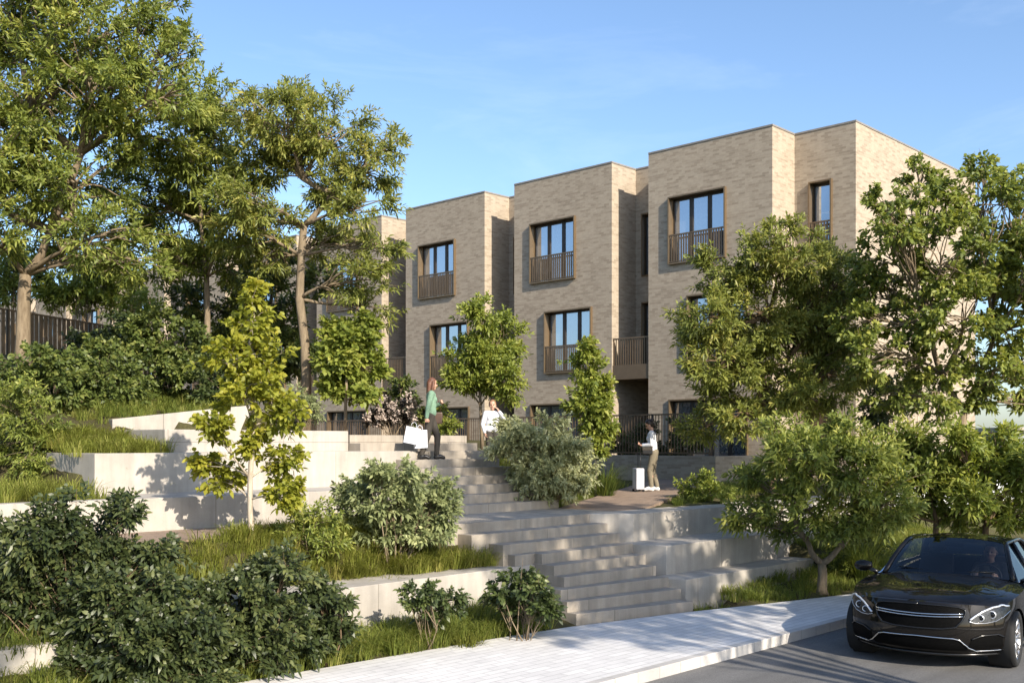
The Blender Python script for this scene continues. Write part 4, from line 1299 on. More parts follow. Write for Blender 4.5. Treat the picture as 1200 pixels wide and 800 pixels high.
def person(label, loc, rz, Ht, arms, legs, top, bottom, shoe, hair, hairstyle, head_yaw=0.0, head_pitch=0.0, group=None, hands=True, lean=0.0, seated=False):
    """faces local +x, left is +y; arms/legs: dicts of joints in a 1.70 m body"""
    s = Ht / 1.70
    root = empty('person', loc, rz, label, 'person', group)

    def S(caps): return [(Vector(c[0]) * s, c[1] * s, Vector(c[2]) * s, c[3] * s, *c[4:]) for c in caps]
    hc = Vector((0.03 + lean * 0.5, 0, 1.575))
    Rm = Matrix.Rotation(head_yaw, 3, 'Z') @ Matrix.Rotation(head_pitch, 3, 'Y')

    def Hd(x, y, z): return hc + Rm @ Vector((x, y, z))
    nb = Vector((0.0 + lean * 0.3, 0, 1.41))
    torso = [((0.0 + lean * .25, 0.075, 1.33), 0.082, (0.01 + lean * .1, 0.065, 1.12), 0.082), ((0.0 + lean * .25, -0.075, 1.33), 0.082, (0.01 + lean * .1, -0.065, 1.12), 0.082),
             ((0.05 + lean * .2, 0.07, 1.25), 0.062, (0.05 + lean * .2, -0.07, 1.25), 0.062),
             ((0, 0.06, 1.12), 0.082, (0, 0.07, 0.98), 0.092), ((0, -0.06, 1.12), 0.082, (0, -0.07, 0.98), 0.092), ((0.0 + lean * .25, 0.15, 1.37), 0.052, (0.0 + lean * .25, -0.15, 1.37), 0.052)]
    pelvis = [((-0.025, 0.075, 0.93), 0.098, (-0.025, -0.075, 0.93), 0.098)]
    head = [(Hd(0.0, 0, 0.045), 0.083, Hd(-0.012, 0, 0.02), 0.088), (Hd(0.02, 0, -0.03), 0.066, Hd(0.045, 0, -0.085), 0.036), (Hd(0.03, 0.03, -0.03), 0.045, Hd(0.035, 0.012, -0.07), 0.035),
            (Hd(0.03, -0.03, -0.03), 0.045, Hd(0.035, -0.012, -0.07), 0.035),
            (Hd(0.083, 0, 0.012), 0.011, Hd(0.101, 0, -0.022), 0.013), (Hd(-0.005, 0.08, 0.0), 0.018, Hd(-0.012, 0.083, -0.03), 0.012), (Hd(-0.005, -0.08, 0.0), 0.018, Hd(-0.012, -0.083, -0.03), 0.012),
            (nb, 0.054, Hd(-0.015, 0, -0.07), 0.048)]
    AR, LG = [], []
    for sd in ('L', 'R'):
        sh, el, wr = [Vector(p) for p in arms[sd][:3]]
        AR += [(sh, 0.050, el, 0.038), (el, 0.038, el.lerp(wr, 0.3), 0.036), (el.lerp(wr, 0.3), 0.036, wr, 0.024)]
        hp, kn, an, toe = [Vector(p) for p in legs[sd]]
        LG += [(hp, 0.090, hp.lerp(kn, 0.5), 0.074), (hp.lerp(kn, 0.5), 0.074, kn, 0.053), (kn, 0.053, kn.lerp(an, 0.35) + Vector((-0.018, 0, 0)), 0.053), (kn.lerp(an, 0.35) + Vector((-0.018, 0, 0)), 0.053, an, 0.034)]
    feet = []
    for sd in ('L', 'R'):
        an, toe = [Vector(p) for p in legs[sd][2:]]
        feet += [(an + Vector((-0.02, 0, -0.045)), 0.036, an.lerp(toe, 0.5) + Vector((0, 0, -0.0)), 0.036), (an.lerp(toe, 0.5), 0.036, toe, 0.026), (an, 0.036, an + Vector((0, 0, -0.04)), 0.036)]
    hn = []
    for sd in ('L', 'R'):
        if len(arms[sd]) > 3: hn += hand(*arms[sd][3])
    body = blob('body', S(head + torso + pelvis + AR + LG + feet + hn), 'skin', root, 0.0075, 3)
    g = lambda caps, k: [(c[0], c[1] + k, c[2], c[3] + k, *c[4:]) for c in caps]
    AS = []
    for sd in ('L', 'R'):
        sh, el, wr = [Vector(p) for p in arms[sd][:3]]
        w2 = el.lerp(wr, arms[sd][4] if len(arms[sd]) > 4 else 0.93)
        AS += [(sh, 0.066, el, 0.054), (el, 0.054, w2, 0.042)]
    blob('top', S(g(torso, 0.022) + AS), top, root, 0.010, 3)
    LS = []
    for sd in ('L', 'R'):
        hp, kn, an, toe = [Vector(p) for p in legs[sd]]
        LS += [(hp, 0.106, kn, 0.072), (kn, 0.072, an + Vector((0, 0, 0.03)), 0.056)]
    blob('trousers', S(g(pelvis, 0.016) + LS), bottom, root, 0.010, 3)
    for sd in ('L', 'R'):
        i = 0 if sd == 'L' else 3
        blob('shoe', S(g(feet[i:i + 3], 0.012)), shoe, root, 0.009, 2)
    hp_ = [(Hd(-0.018, 0, 0.055), 0.092, Hd(-0.035, 0, 0.02), 0.092), (Hd(-0.05, 0, -0.02), 0.075, Hd(-0.055, 0, -0.05), 0.06)]
    if hairstyle == 'long':
        for y in (0.075, -0.075):
            hp_ += [(Hd(0.005, y, 0.04), 0.038, Hd(-0.005, y * 1.1, -0.08), 0.036), (Hd(-0.005, y * 1.1, -0.08), 0.036, Hd(-0.01, y * 1.1, -0.17), 0.028)]
        for y in (0.04, 0, -0.04): hp_ += [(Hd(-0.07, y, 0.0), 0.05, Hd(-0.075, y, -0.18), 0.038)]
    else:
        hp_ += [(Hd(-0.10, 0, 0.055), 0.05, Hd(-0.125, 0, 0.07), 0.045)]
        for y in (0.06, -0.06): hp_ += [(Hd(-0.005, y, 0.06), 0.036, Hd(-0.03, y * 1.1, 0.0), 0.032)]
    blob('hair', S(hp_), hair, root, 0.008, 2)
    for y in (0.031, -0.031):
        MB().ball(Hd(0.077, y, 0.012) * s, 0.0105 * s, 10, 7).build('eye', M['eye'], root)
    MB().ball(Hd(0.083, 0, -0.052) * s, (0.008 * s, 0.022 * s, 0.007 * s), 12, 7).build('mouth', M['lip'], root)
    return root, s


def std_legs(f=0.0):
    return {'L': ((-0.02, 0.088, 0.90), (0.03 + f, 0.085, 0.48), (-0.01 + f * 1.2, 0.085, 0.085), (0.14 + f * 1.2, 0.10, 0.035)),
            'R': ((-0.02, -0.088, 0.90), (0.03 - f, -0.085, 0.48), (-0.02 - f * 1.6, -0.085, 0.085), (0.13 - f * 1.6, -0.10, 0.035))}


A_R = math.atan2(-SU, CU)           # facing the picture's right
# --- woman on the upper steps
st_z = -1.33 + RISE * 6
pl = Vector((14.36, 15.94, st_z))
arms = {'R': ((0.0, -0.17, 1.37), (-0.07, -0.235, 1.09), (-0.10, -0.25, 0.86), ((-0.10, -0.25, 0.86), (-0.03, 0, -1), (0.2, 1, 0), 1, 1.3)),
        'L': ((0.0, 0.17, 1.37), (0.05, 0.235, 1.11), (0.20, 0.10, 1.17), ((0.20, 0.10, 1.17), (0.6, -0.6, 0.45), (-0.5, -0.6, 0.1), -1, 1.1))}
person('woman in a green sweater and dark trousers carrying bags on the upper steps', pl, A_R + 0.12, 1.64, arms, std_legs(0.11),
       'green_knit', 'charcoal_cloth', 'black_leather', 'hair_red', 'long', 0.15, 0.08)
RT = Matrix.Rotation(A_R + 0.12, 4, 'Z')


def L2W(base, rz, p): return Vector(base) + Matrix.Rotation(rz, 3, 'Z') @ Vector(p)


def paper_bag(label, loc, rz, w, h, dpt, tilt):
    root = empty('shopping_bag', loc, rz, label, 'bag')
    root.rotation_euler = (0, tilt, rz)
    mb = MB()
    a, b, t = w / 2, dpt / 2, 0.004
    mb.add([(-a, -b, -h), (a, -b, -h), (a, b, -h), (-a, b, -h), (-a * 1.03, -b * 1.05, 0), (a * 1.03, -b * 1.05, 0), (a * 1.03, b * 1.05, 0), (-a * 1.03, b * 1.05, 0),
            (-a, -b * 0.55, -h * 0.5), (-a, b * .55, -h * .5)],
           [(3, 2, 1, 0), (0, 1, 5, 4), (1, 2, 6, 5), (2, 3, 7, 6), (0, 4, 8), (4, 7, 9, 8), (7, 3, 9), (3, 0, 8, 9)])
    mb.build('bag_body', M['paper_white'], root)
    for y in (-b * 0.9, b * 0.9):
        MB().tube([(-w * 0.2, y, -0.02), (-w * 0.17, y * 0.6, 0.07), (0, y * 0.3, 0.105), (w * 0.17, y * 0.6, 0.07), (w * 0.2, y, -0.02)], 0.005, 6).build('handle', M['paper_white'], root)
    return root


rz = A_R + 0.12
k = 1.64 / 1.7
hb = L2W(pl, rz, Vector((-0.115, -0.245, 0.765)) * k)
paper_bag('white paper shopping bag tilted outward in the green sweater woman\'s hand', hb + Vector((CU, -SU, 0)) * -0.24 + Vector((0, 0, -0.095)) - Vector((SU, CU, 0)) * 0.08, A_R + 0.1, 0.28, 0.33, 0.14, 0.20)
paper_bag('second white paper shopping bag hanging upright lower against the woman\'s leg', hb + Vector((CU, -SU, 0)) * -0.13 + Vector((0, 0, -0.15)) + Vector((SU, CU, 0)) * 0.10, A_R + 0.25, 0.26, 0.36, 0.13, -0.05)
# shoulder bag on her far side
root = empty('shoulder_bag', L2W(pl, rz, Vector((0.12, 0.25, 0.72))), rz, 'dark shoulder bag on a long strap at the green sweater woman\'s far side', 'bag')
MB().box(-0.12, 0.12, -0.04, 0.04, 0.0, 0.24).build('bag_body', M['brown_leather'], root, bevel=0.02)
MB().tube([(-0.1, 0, 0.22), (-0.12, -0.03, 0.5), (-0.115, -0.085, 0.68)], 0.008, 6).build('strap', M['brown_leather'], root)
MB().tube([(0.1, 0, 0.22), (0.03, -0.05, 0.5), (-0.07, -0.085, 0.68)], 0.008, 6).build('strap', M['brown_leather'], root)

# --- woman with the suitcase
A_L = math.pi + A_R
p3 = W(765, 583, 25.3)
p3 = Vector((p3.x, p3.y, -1.33 + 0.045 * (p3.x - 17.0) + 0.003))
arms = {'L': ((0.03, 0.17, 1.37), (0.02, 0.21, 1.10), (0.24, 0.10, 1.08), ((0.24, 0.10, 1.08), (0.8, -0.5, 0.1), (0, -0.1, 1), -1, 0.7)),
        'R': ((0.03, -0.17, 1.37), (0.04, -0.21, 1.10), (0.25, -0.07, 1.10), ((0.25, -0.07, 1.10), (0.8, 0.5, 0.1), (0, 0.1, 1), 1, 0.7))}
lg = {'L': ((-0.03, 0.088, 0.90), (0.07, 0.09, 0.49), (0.03, 0.09, 0.085), (0.18, 0.10, 0.035)),
      'R': ((-0.03, -0.088, 0.90), (0.0, -0.085, 0.48), (-0.10, -0.085, 0.085), (0.05, -0.10, 0.035))}
person('woman in white blouse and khaki trousers looking down at her phone beside a suitcase', p3, A_L - 0.15, 1.70, arms, lg,
       'white_cloth', 'khaki_cloth', 'white_shoe', 'hair_dark', 'bun', 0.0, 0.55, lean=0.10)
rz3 = A_L - 0.15
root = empty('phone', L2W(p3, rz3, (0.315, 0.015, 1.125)), rz3, 'small dark phone held in both hands of the woman with the suitcase', 'phone')
root.rotation_euler = (0, -0.7, rz3)
MB().box(-0.07, 0.07, -0.036, 0.036, -0.004, 0.004).build('phone_case', M['phone'], root, bevel=0.003)
root = empty('crossbody_bag', L2W(p3, rz3, (0.13, 0.155, 0.88)), rz3, 'dark grey crossbody bag at the hip of the woman with the suitcase', 'bag')
MB().box(-0.13, 0.11, -0.05, 0.05, 0, 0.17).build('bag_body', M['black_leather'], root, bevel=0.02)
MB().box(-0.131, 0.111, 0.04, 0.056, 0.09, 0.172).build('flap', M['charcoal_cloth'], root, bevel=0.006)
MB().tube([(-0.1, 0, 0.16), (-0.16, -0.06, 0.38), (-0.20, -0.16, 0.58)], 0.007, 6).build('strap', M['black_leather'], root)
sc = L2W(p3, rz3, (0.34, 0.10, 0))
sc.z = -1.33 + 0.045 * (sc.x - 17.0)
root = empty('suitcase', sc, rz3 + 0.35, 'pale silver cabin suitcase with its handle up beside the woman in white', 'suitcase')
MB().box(-0.10, 0.10, -0.155, 0.155, 0.055, 0.56).build('shell', M['case_shell'], root, bevel=0.03)
for y in (-0.12, -0.06, 0, 0.06, 0.12):
    MB().box(-0.104, 0.104, y - 0.008, y + 0.008, 0.09, 0.53).build('rib', M['case_shell'], root, bevel=0.003)
MB().tube([(-0.02, -0.09, 0.5), (-0.02, -0.09, 0.93), (-0.02, 0.09, 0.93), (-0.02, 0.09, 0.5)], 0.009, 7).build('pull_handle', M['black_leather'], root)
for x in (-0.08, 0.08):
    for y in (-0.14, 0.14):
        MB().lathe([(0.0, -0.012), (0.028, -0.012), (0.028, 0.012), (0.0, 0.012)], 14, 'y', (x, y, 0.029)).build('wheel', M['rubber'], root)

# --- girl by the feathery tree
pg = W(577, 500, 23.8)
pg = Vector((pg.x, pg.y, hgt(pg.x, pg.y)))
arms = {'R': ((0.0, -0.17, 1.37), (0.03, -0.25, 1.09), (0.10, -0.20, 0.88), ((0.10, -0.20, 0.88), (0.15, 0.1, -1), (-0.1, 1, 0), 1, 0.6)),
        'L': ((0.0, 0.17, 1.37), (0.05, 0.33, 1.20), (0.09, 0.16, 1.42), ((0.09, 0.16, 1.42), (0.0, -0.55, 0.9), (-0.3, -0.9, 0), -1, 0.5))}
face_cam = math.atan2(-pg.y, -pg.x)
person('girl in a white shirt facing the viewer, one hand raised to her head', pg, face_cam + 0.1, max(1.35, min(1.52, 1.02 - pg.z)), arms, std_legs(0.03),
       'white_cloth', 'charcoal_cloth', 'white_shoe', 'hair_light', 'bun', -0.1, 0.1)

# ================================================================ CAR
def m_paint():
    t = NT('black car paint')
    tc = t.n('ShaderNodeTexCoord')
    f = t.noise(tc.outputs['Object'], 300, 2)
    c = t.ramp(f, [(0.3, (0.0035, 0.003, 0.0027)), (0.8, (0.009, 0.0075, 0.006))])
    return t.done(c, 0.5, 0.0, 0.06, None, Coat_Weight=0.75, Coat_Roughness=0.015, Coat_IOR=1.45)


M['paint'] = m_paint()
M['chrome'] = m_plain('chrome trim', (0.72, 0.72, 0.72), 0.12, 1.0, var=0.02)
M['alloy'] = m_plain('silver alloy', (0.52, 0.52, 0.53), 0.28, 0.9, var=0.03)
M['gloss_black'] = m_plain('gloss black plastic', (0.008, 0.008, 0.008), 0.2)
M['mesh_black'] = m_plain('black grille mesh', (0.003, 0.003, 0.003), 0.6, 0.0, 0.05, var=0.5, scale=60)
M['seat'] = m_plain('dark seat leather', (0.035, 0.028, 0.025), 0.6)
M['lamp_body'] = m_plain('dark lamp interior', (0.05, 0.052, 0.055), 0.25, 0.7, var=0.5, scale=40)
M['lamp_bright'] = m_plain('bright lamp reflector', (0.80, 0.82, 0.85), 0.15, 0.6, var=0.05)


def m_screen():
    t = NT('car glass')
    p = t.n('ShaderNodeBsdfGlossy'); p.inputs['Roughness'].default_value = 0.02
    p.inputs['Color'].default_value = (0.9, 0.95, 1, 1)
    tr = t.n('ShaderNodeBsdfTransparent'); tr.inputs[0].default_value = (0.62, 0.66, 0.68, 1)
    fr = t.n('ShaderNodeFresnel'); fr.inputs[0].default_value = 1.55
    mx = t.n('ShaderNodeMixShader')
    t.l(fr.outputs[0], mx.inputs[0]); t.l(tr.outputs[0], mx.inputs[1]); t.l(p.outputs[0], mx.inputs[2])
    t.l(mx.outputs[0], t.out.inputs[0])
    return t.m


M['car_glass'] = m_screen()


def itp(x, xs, ys): return float(np.interp(x, xs, ys))


def smooth_itp(x, xs, ys):
    """monotone-ish cubic through the knots"""
    xs = np.array(xs, float); ys = np.array(ys, float)
    i = int(np.clip(np.searchsorted(xs, x) - 1, 0, len(xs) - 2))
    h = xs[i + 1] - xs[i]
    d = np.gradient(ys, xs)
    t = min(1.0, max(0.0, (x - xs[i]) / h))
    return float((2 * t**3 - 3 * t**2 + 1) * ys[i] + (t**3 - 2 * t**2 + t) * h * d[i] + (-2 * t**3 + 3 * t**2) * ys[i + 1] + (t**3 - t**2) * h * d[i + 1])


CARP = Vector((14.42, 5.79, -2.94)); CARR = math.pi + 0.17; CARS = 1.09
car = empty('parked_car', CARP, CARR, 'black car with a driver inside, stopped at the kerb on the right', 'car')
XN, XT = 0.82, -3.90
NX = [XN, 0.55, 0.2, -0.3, -0.62, -1.6, -2.9, -3.4, -3.9]
WIDTH = [0.800, 0.845, 0.885, 0.900, 0.902, 0.905, 0.900, 0.86, 0.76]
ZC = [0.800, 0.878, 0.922, 0.962, 0.990, 0.97, 0.99, 1.00, 0.93]      # centre line height of bonnet and deck
ZE = [0.755, 0.800, 0.835, 0.868, 0.885, 0.895, 0.925, 0.91, 0.84]      # shoulder height
LAY = [(0.19, -0.055), (0.26, -0.01), (0.34, 0.008), (0.44, 0.012), (0.54, 0.010), (0.62, 0.005), (0.69, 0.0)]   # absolute z at nose, plan offset


def nose_x(t, z):
    c = 0.43 * abs(t) ** 2.5
    prof = smooth_itp(z, [0.19, 0.27, 0.36, 0.48, 0.62, 0.72, 0.80], [-0.085, -0.01, 0.012, 0.018, 0.005, -0.020, -0.055])
    return XN + prof - c


NT_, NXr = 28, 60
rows = [XN + (XT - XN) * (i / NXr) ** 1.25 for i in range(NXr + 1)]
ts = [-1 + 2 * j / NT_ for j in range(NT_ + 1)]
ts = [math.copysign(1 - (1 - abs(t)) ** 1.25, t) for t in ts]


def top_pt(x, t):
    w = smooth_itp(-x, [-v for v in NX], WIDTH)
    zc = smooth_itp(-x, [-v for v in NX], ZC); ze = smooth_itp(-x, [-v for v in NX], ZE)
    f = max(0.0, min(1.0, (x + 0.75) / (XN + 0.75)))
    xx = x - (0.06 + 0.43 * abs(t) ** 2.5) * f ** 1.6
    if x < -2.6: xx = x + 0.22 * abs(t) ** 2.5 * ((-2.6 - x) / 1.3) ** 1.5
    y = t * w
    z = ze + (zc - ze) * (1 - abs(t) ** 2.6)
    bulge = 0.016 * math.exp(-((abs(t) - 0.56) / 0.09) ** 2) * min(1, max(0, (0.8 - x) / 0.4)) * (1 if x > -0.7 else 0)
    return Vector((xx, y, z + bulge))


NL = 16
mb = MB()
vid = {}


def V_(key, p):
    if key not in vid:
        vid[key] = len(mb.v)
        mb.v.append(tuple(p))
    return vid[key]


for i, x in enumerate(rows):
    for j, t in enumerate(ts):
        V_(('t', i, j), top_pt(x, t))
# front fascia shares its top row with the bonnet's front row
zf0 = 0.19
for j, t in enumerate(ts):
    ptop = top_pt(rows[0], t)
    for l in range(NL + 1):
        if l == NL: vid[('f', l, j)] = vid[('t', 0, j)]; continue
        z = zf0 + (ptop.z - zf0) * l / NL
        dx = nose_x(t, z) - nose_x(t, ptop.z)
        tuck = 0.05 * (1 - min(1, (z - zf0) / 0.1)) + -0.012 * math.sin(math.pi * min(1, (z - zf0) / 0.45))
        V_(('f', l, j), (ptop.x + dx, ptop.y * (1 - tuck), z))
for sgn, jj in ((-1, 0), (1, NT_)):
    for i, x in enumerate(rows):
        pt = top_pt(x, ts[jj])
        for l in range(NL + 1):
            if l == NL: vid[('s', sgn, l, i)] = vid[('t', i, jj)]; continue
            if i == 0: vid[('s', sgn, l, i)] = vid[('f', l, jj)]; continue
            zb = 0.19 + 0.02 * min(1, (XN - x))
            z = zb + (pt.z - zb) * l / NL
            q = (z - zb) / (pt.z - zb)
            bul = 0.028 * math.sin(math.pi * q ** 0.8) - 0.05 * (1 - min(1, q / 0.18)) ** 1.5
            fall = max(0, 1 - (XN - x) / 0.5)
            dx = (nose_x(1, z) - nose_x(1, pt.z)) * fall
            V_(('s', sgn, l, i), (pt.x + dx, pt.y + sgn * bul * (1 - 0.6 * fall), z))
F = mb.f
for i in range(NXr):
    for j in range(NT_):
        F.append((vid['t', i, j], vid['t', i, j + 1], vid['t', i + 1, j + 1], vid['t', i + 1, j]))
for l in range(NL):
    for j in range(NT_):
        F.append((vid['f', l, j], vid['f', l, j + 1], vid['f', l + 1, j + 1], vid['f', l + 1, j]))
    for sgn in (-1, 1):
        for i in range(NXr):
            F.append((vid['s', sgn, l, i], vid['s', sgn, l, i + 1], vid['s', sgn, l + 1, i + 1], vid['s', sgn, l + 1, i]))
# tail
tail = []
for j, t in enumerate(ts):
    tail.append(vid['t', NXr, j])
low = [V_(('b', j), (XT + 0.22 * abs(t) ** 2.5, t * 0.72, 0.3)) for j, t in enumerate(ts)]
for j in range(NT_): F.append((tail[j], tail[j + 1], low[j + 1], low[j]))
mb.s = [True] * len(F)
me = mb.mesh('body')
bm = bmesh.new(); bm.from_mesh(me)
bmesh.ops.remove_doubles(bm, verts=bm.verts, dist=0.001)
bmesh.ops.holes_fill(bm, edges=[e for e in bm.edges if e.is_boundary], sides=0)
bmesh.ops.recalc_face_normals(bm, faces=bm.faces)
for f in bm.faces: f.smooth = True
bm.to_mesh(me)
body_bvh = BVHTree.FromBMesh(bm)
bm.free()


def cut_arches(me):
    """cut the wheel arches and the cabin opening"""
    o = bpy.data.objects.new('tmpbody', me); COL.objects.link(o)
    cutters = []
    for x in (0.0, -2.84):
        for s in (-1, 1):
            c = MB().lathe([(0.0, -0.17), (0.365, -0.17), (0.365, 0.25), (0.0, 0.25)], 36, 'y', (x, s * 0.86, 0.335)).mesh('c')
            co_ = bpy.data.objects.new('tmpc', c); COL.objects.link(co_); cutters.append(co_)
    c = MB().prism([(-0.66, -0.70), (-0.66, 0.70), (-2.95, 0.66), (-2.95, -0.66)], 0.45, 1.4).mesh('c')
    co_ = bpy.data.objects.new('tmpc', c); COL.objects.link(co_); cutters.append(co_)
    for c in cutters:
        m = o.modifiers.new('b', 'BOOLEAN'); m.operation = 'DIFFERENCE'; m.solver = 'EXACT'; m.object = c
    dg = bpy.context.evaluated_depsgraph_get(); dg.update()
    out = bpy.data.meshes.new_from_object(o.evaluated_get(dg))
    for c in cutters: bpy.data.objects.remove(c)
    bpy.data.objects.remove(o)
    return out


bodym = cut_arches(me)
bodym.materials.clear()
for a in range(len(bodym.polygons)): pass
body = link('body', bodym, M['paint'], car)
try:
    bodym.set_sharp_from_angle(angle=R(38))
except Exception:
    pass


def patch(name, outline, mat, parent, off=0.006, thick=0.0, n=14, ray='x', keep=None):
    """a panel lying on the body: outline in (y, z) seen from the front (ray x) or (x, z) from the side (ray y+ / y-)"""
    pts = [Vector((p[0], p[1])) for p in outline]
    bm = bmesh.new()
    vs = [bm.verts.new((p.x, p.y, 0)) for p in pts]
    f = bm.faces.new(vs)
    us = [p.x for p in pts]; zs = [p.y for p in pts]
    for k in range(1, n):
        for lo_, hi_, ax in ((min(us), max(us), 0), (min(zs), max(zs), 1)):
            if ax == 1 and k > max(2, n // 2) - 1: continue
            cnt = n if ax == 0 else max(2, n // 2)
            c = lo_ + (hi_ - lo_) * k / cnt
            co_ = (c, 0, 0) if ax == 0 else (0, c, 0)
            no = (1, 0, 0) if ax == 0 else (0, 1, 0)
            bmesh.ops.bisect_plane(bm, geom=bm.verts[:] + bm.edges[:] + bm.faces[:], plane_co=co_, plane_no=no)
    for v in bm.verts:
        u, z = v.co.x, v.co.y
        if ray == 'x':
            hit, nn, _, _ = body_bvh.ray_cast(Vector((2.5, u, z)), Vector((-1, 0, 0)))
        else:
            sg = 1 if ray == 'y+' else -1
            hit, nn, _, _ = body_bvh.ray_cast(Vector((u, 2.5 * sg, z)), Vector((0, -sg, 0)))
        if hit is None:
            hit, nn, _, _ = body_bvh.find_nearest(Vector((0.7, u, z)) if ray == 'x' else Vector((u, 0.9 * sg, z)))
        d = Vector((1, 0, 0)) if ray == 'x' else Vector((0, sg, 0))
        if nn.dot(d) < 0: nn = -nn
        v.co = hit + nn * off
    bmesh.ops.recalc_face_normals(bm, faces=bm.faces)
    for f in bm.faces: f.smooth = True
    me = bpy.data.meshes.new(name)
    bm.to_mesh(me); bm.free()
    o = link(name, me, M[mat], parent)
    if thick:
        for fc in me.polygons: pass
    return o


def trim(name, line, mat, parent, rad, off=0.008, ray='x', n=6):
    """a bead following the body along a (y, z) line"""
    pts = []
    for a, b in zip(line[:-1], line[1:]):
        for k in range(n):
            pts.append((a[0] + (b[0] - a[0]) * k / n, a[1] + (b[1] - a[1]) * k / n))
    pts.append(line[-1])
    out = []
    for u, z in pts:
        if ray == 'x': hit, nn, _, _ = body_bvh.ray_cast(Vector((2.5, u, z)), Vector((-1, 0, 0))); d = Vector((1, 0, 0))
        else:
            sg = 1 if ray == 'y+' else -1
            hit, nn, _, _ = body_bvh.ray_cast(Vector((u, 2.5 * sg, z)), Vector((0, -sg, 0))); d = Vector((0, sg, 0))
        if hit is None: continue
        if nn.dot(d) < 0: nn = -nn
        out.append(hit + nn * off)
    return MB().tube(out, rad, 6).build(name, M[mat], parent, fix=False)


def sym(pts): return [(-y, z) for y, z in pts][::-1]


# grille: rounded trapezoid with twin louvres
hw = [(0.0, 0.772), (0.25, 0.768), (0.40, 0.756), (0.462, 0.730), (0.472, 0.69), (0.44, 0.60), (0.385, 0.525), (0.25, 0.503), (0.0, 0.497)]
g = patch('grille', hw + [(-y, z) for y, z in hw[-2:0:-1]], 'mesh_black', car, 0.006, n=18)
gl = hw + [(-y, z) for y, z in hw[-2::-1]]
trim('grille_surround', gl, 'gloss_black', g, 0.012, 0.006)
for zz in (0.668, 0.640):
    trim('louvre', [(-0.445, zz + 0.012), (-0.2, zz), (0, zz - 0.004), (0.2, zz), (0.445, zz + 0.012)], 'chrome', g, 0.008, 0.022)
for sg in (1, -1):
    # teardrop headlamps
    hl = [(0.505, 0.598), (0.56, 0.578), (0.65, 0.576), (0.74, 0.598), (0.80, 0.640), (0.85, 0.705), (0.84, 0.765), (0.79, 0.778), (0.70, 0.760), (0.62, 0.718), (0.55, 0.660), (0.507, 0.622)]
    hl = [(sg * y, z) for y, z in hl]
    h = patch('headlight', hl, 'lamp_body', car, 0.006, n=14)
    trim('light_strip', [(sg * y, z) for y, z in [(0.512, 0.614), (0.55, 0.652), (0.62, 0.708), (0.70, 0.749), (0.78, 0.766), (0.832, 0.756)]], 'lamp_bright', h, 0.0125, 0.014)
    for yy, zz, rr in ((0.610, 0.635, 0.038), (0.705, 0.670, 0.045)):
        hit, nn, _, _ = body_bvh.ray_cast(Vector((2.5, sg * yy, zz)), Vector((-1, 0, 0)))
        c = hit + Vector((0.002, 0, 0))
        MB().lathe([(rr, -0.02), (rr, 0.012), (rr * 0.82, 0.016), (rr * 0.78, 0.006)], 20, 'x', c).build('lamp_ring', M['lamp_bright'], h)
        MB().ball(c, (0.018, rr * 0.76, rr * 0.76), 14, 9).build('lens', M['gloss_black'], h)
    trim('lamp_edge', [(sg * y, z) for y, z in [(0.505, 0.596), (0.56, 0.576), (0.65, 0.574), (0.74, 0.596), (0.80, 0.638), (0.848, 0.70)]], 'chrome', h, 0.005, 0.008)
    # outer intakes
    it = [(0.50, 0.275), (0.56, 0.27), (0.76, 0.272), (0.80, 0.30), (0.80, 0.40), (0.76, 0.435), (0.62, 0.425), (0.53, 0.385)]
    patch('intake', [(sg * y, z) for y, z in it], 'mesh_black', car, 0.005, n=10)
    trim('intake_edge', [(sg * y, z) for y, z in [(0.53, 0.39), (0.62, 0.432), (0.76, 0.443), (0.812, 0.405)]], 'gloss_black', car, 0.010, 0.008)
lw = [(0.0, 0.395), (0.38, 0.385), (0.43, 0.365), (0.50, 0.30), (0.48, 0.255), (0.0, 0.245)]
patch('lower_grille', lw + [(-y, z) for y, z in lw[-2:0:-1]], 'mesh_black', car, 0.005, n=18)
ch = [(0.80, 0.262), (0.56, 0.258), (0.50, 0.292), (0.42, 0.380), (0.36, 0.397), (0.0, 0.408)]
trim('chrome_strip', ch + [(-y, z) for y, z in ch[-2::-1]], 'chrome', car, 0.0075, 0.014)
# splitter lip
trim('front_lip', [(-0.78, 0.205), (-0.4, 0.2), (0, 0.2), (0.4, 0.2), (0.78, 0.205)], 'gloss_black', car, 0.016, 0.010)
# bonnet: its own panel just proud of the body, with shut lines round it
mb = MB()
bt = [-0.86 + 1.72 * j / 24 for j in range(25)]
bx = [0.775 - (0.775 + 0.60) * i / 22 for i in range(23)]
vs = []
for x in bx:
    for t in bt:
        tt = t * (0.80 + 0.2 * min(1, (0.775 - x) / 0.45))
        p = top_pt(x, tt)
        edge = min(1.0, (0.86 - abs(t)) / 0.05, (x + 0.60) / 0.03 + 0.1, (0.775 - x) / 0.02 + 0.1)
        vs.append(p + Vector((0, 0, 0.002 + 0.006 * max(0, edge))))
fs = [(i * 25 + j, i * 25 + j + 1, (i + 1) * 25 + j + 1, (i + 1) * 25 + j) for i in range(22) for j in range(24)]
mb.add(vs, fs, True)
mb.build('bonnet', M['paint'], car, fix=False)


# ---- greenhouse
def roof_pt(u, t):
    """u 0 at the windscreen header .. 1 at the rear header, t across"""
    x = -1.34 - 1.15 * u
    w = 0.575 + 0.02 * math.sin(math.pi * u)
    zc = 1.405 + 0.022 * math.sin(math.pi * min(1, u * 0.9)) - 0.03 * u
    return Vector((x + (0.05 * abs(t) ** 2 * (-1 if u < 0.5 else 1)) * 0 - 0.05 * t * t * (1 - u) + 0.0, t * w, zc - 0.060 * abs(t) ** 2.4))


def cowl_pt(t):
    return Vector((-0.63 - 0.20 * t * t, t * 0.735, 0.985 - 0.055 * t * t))


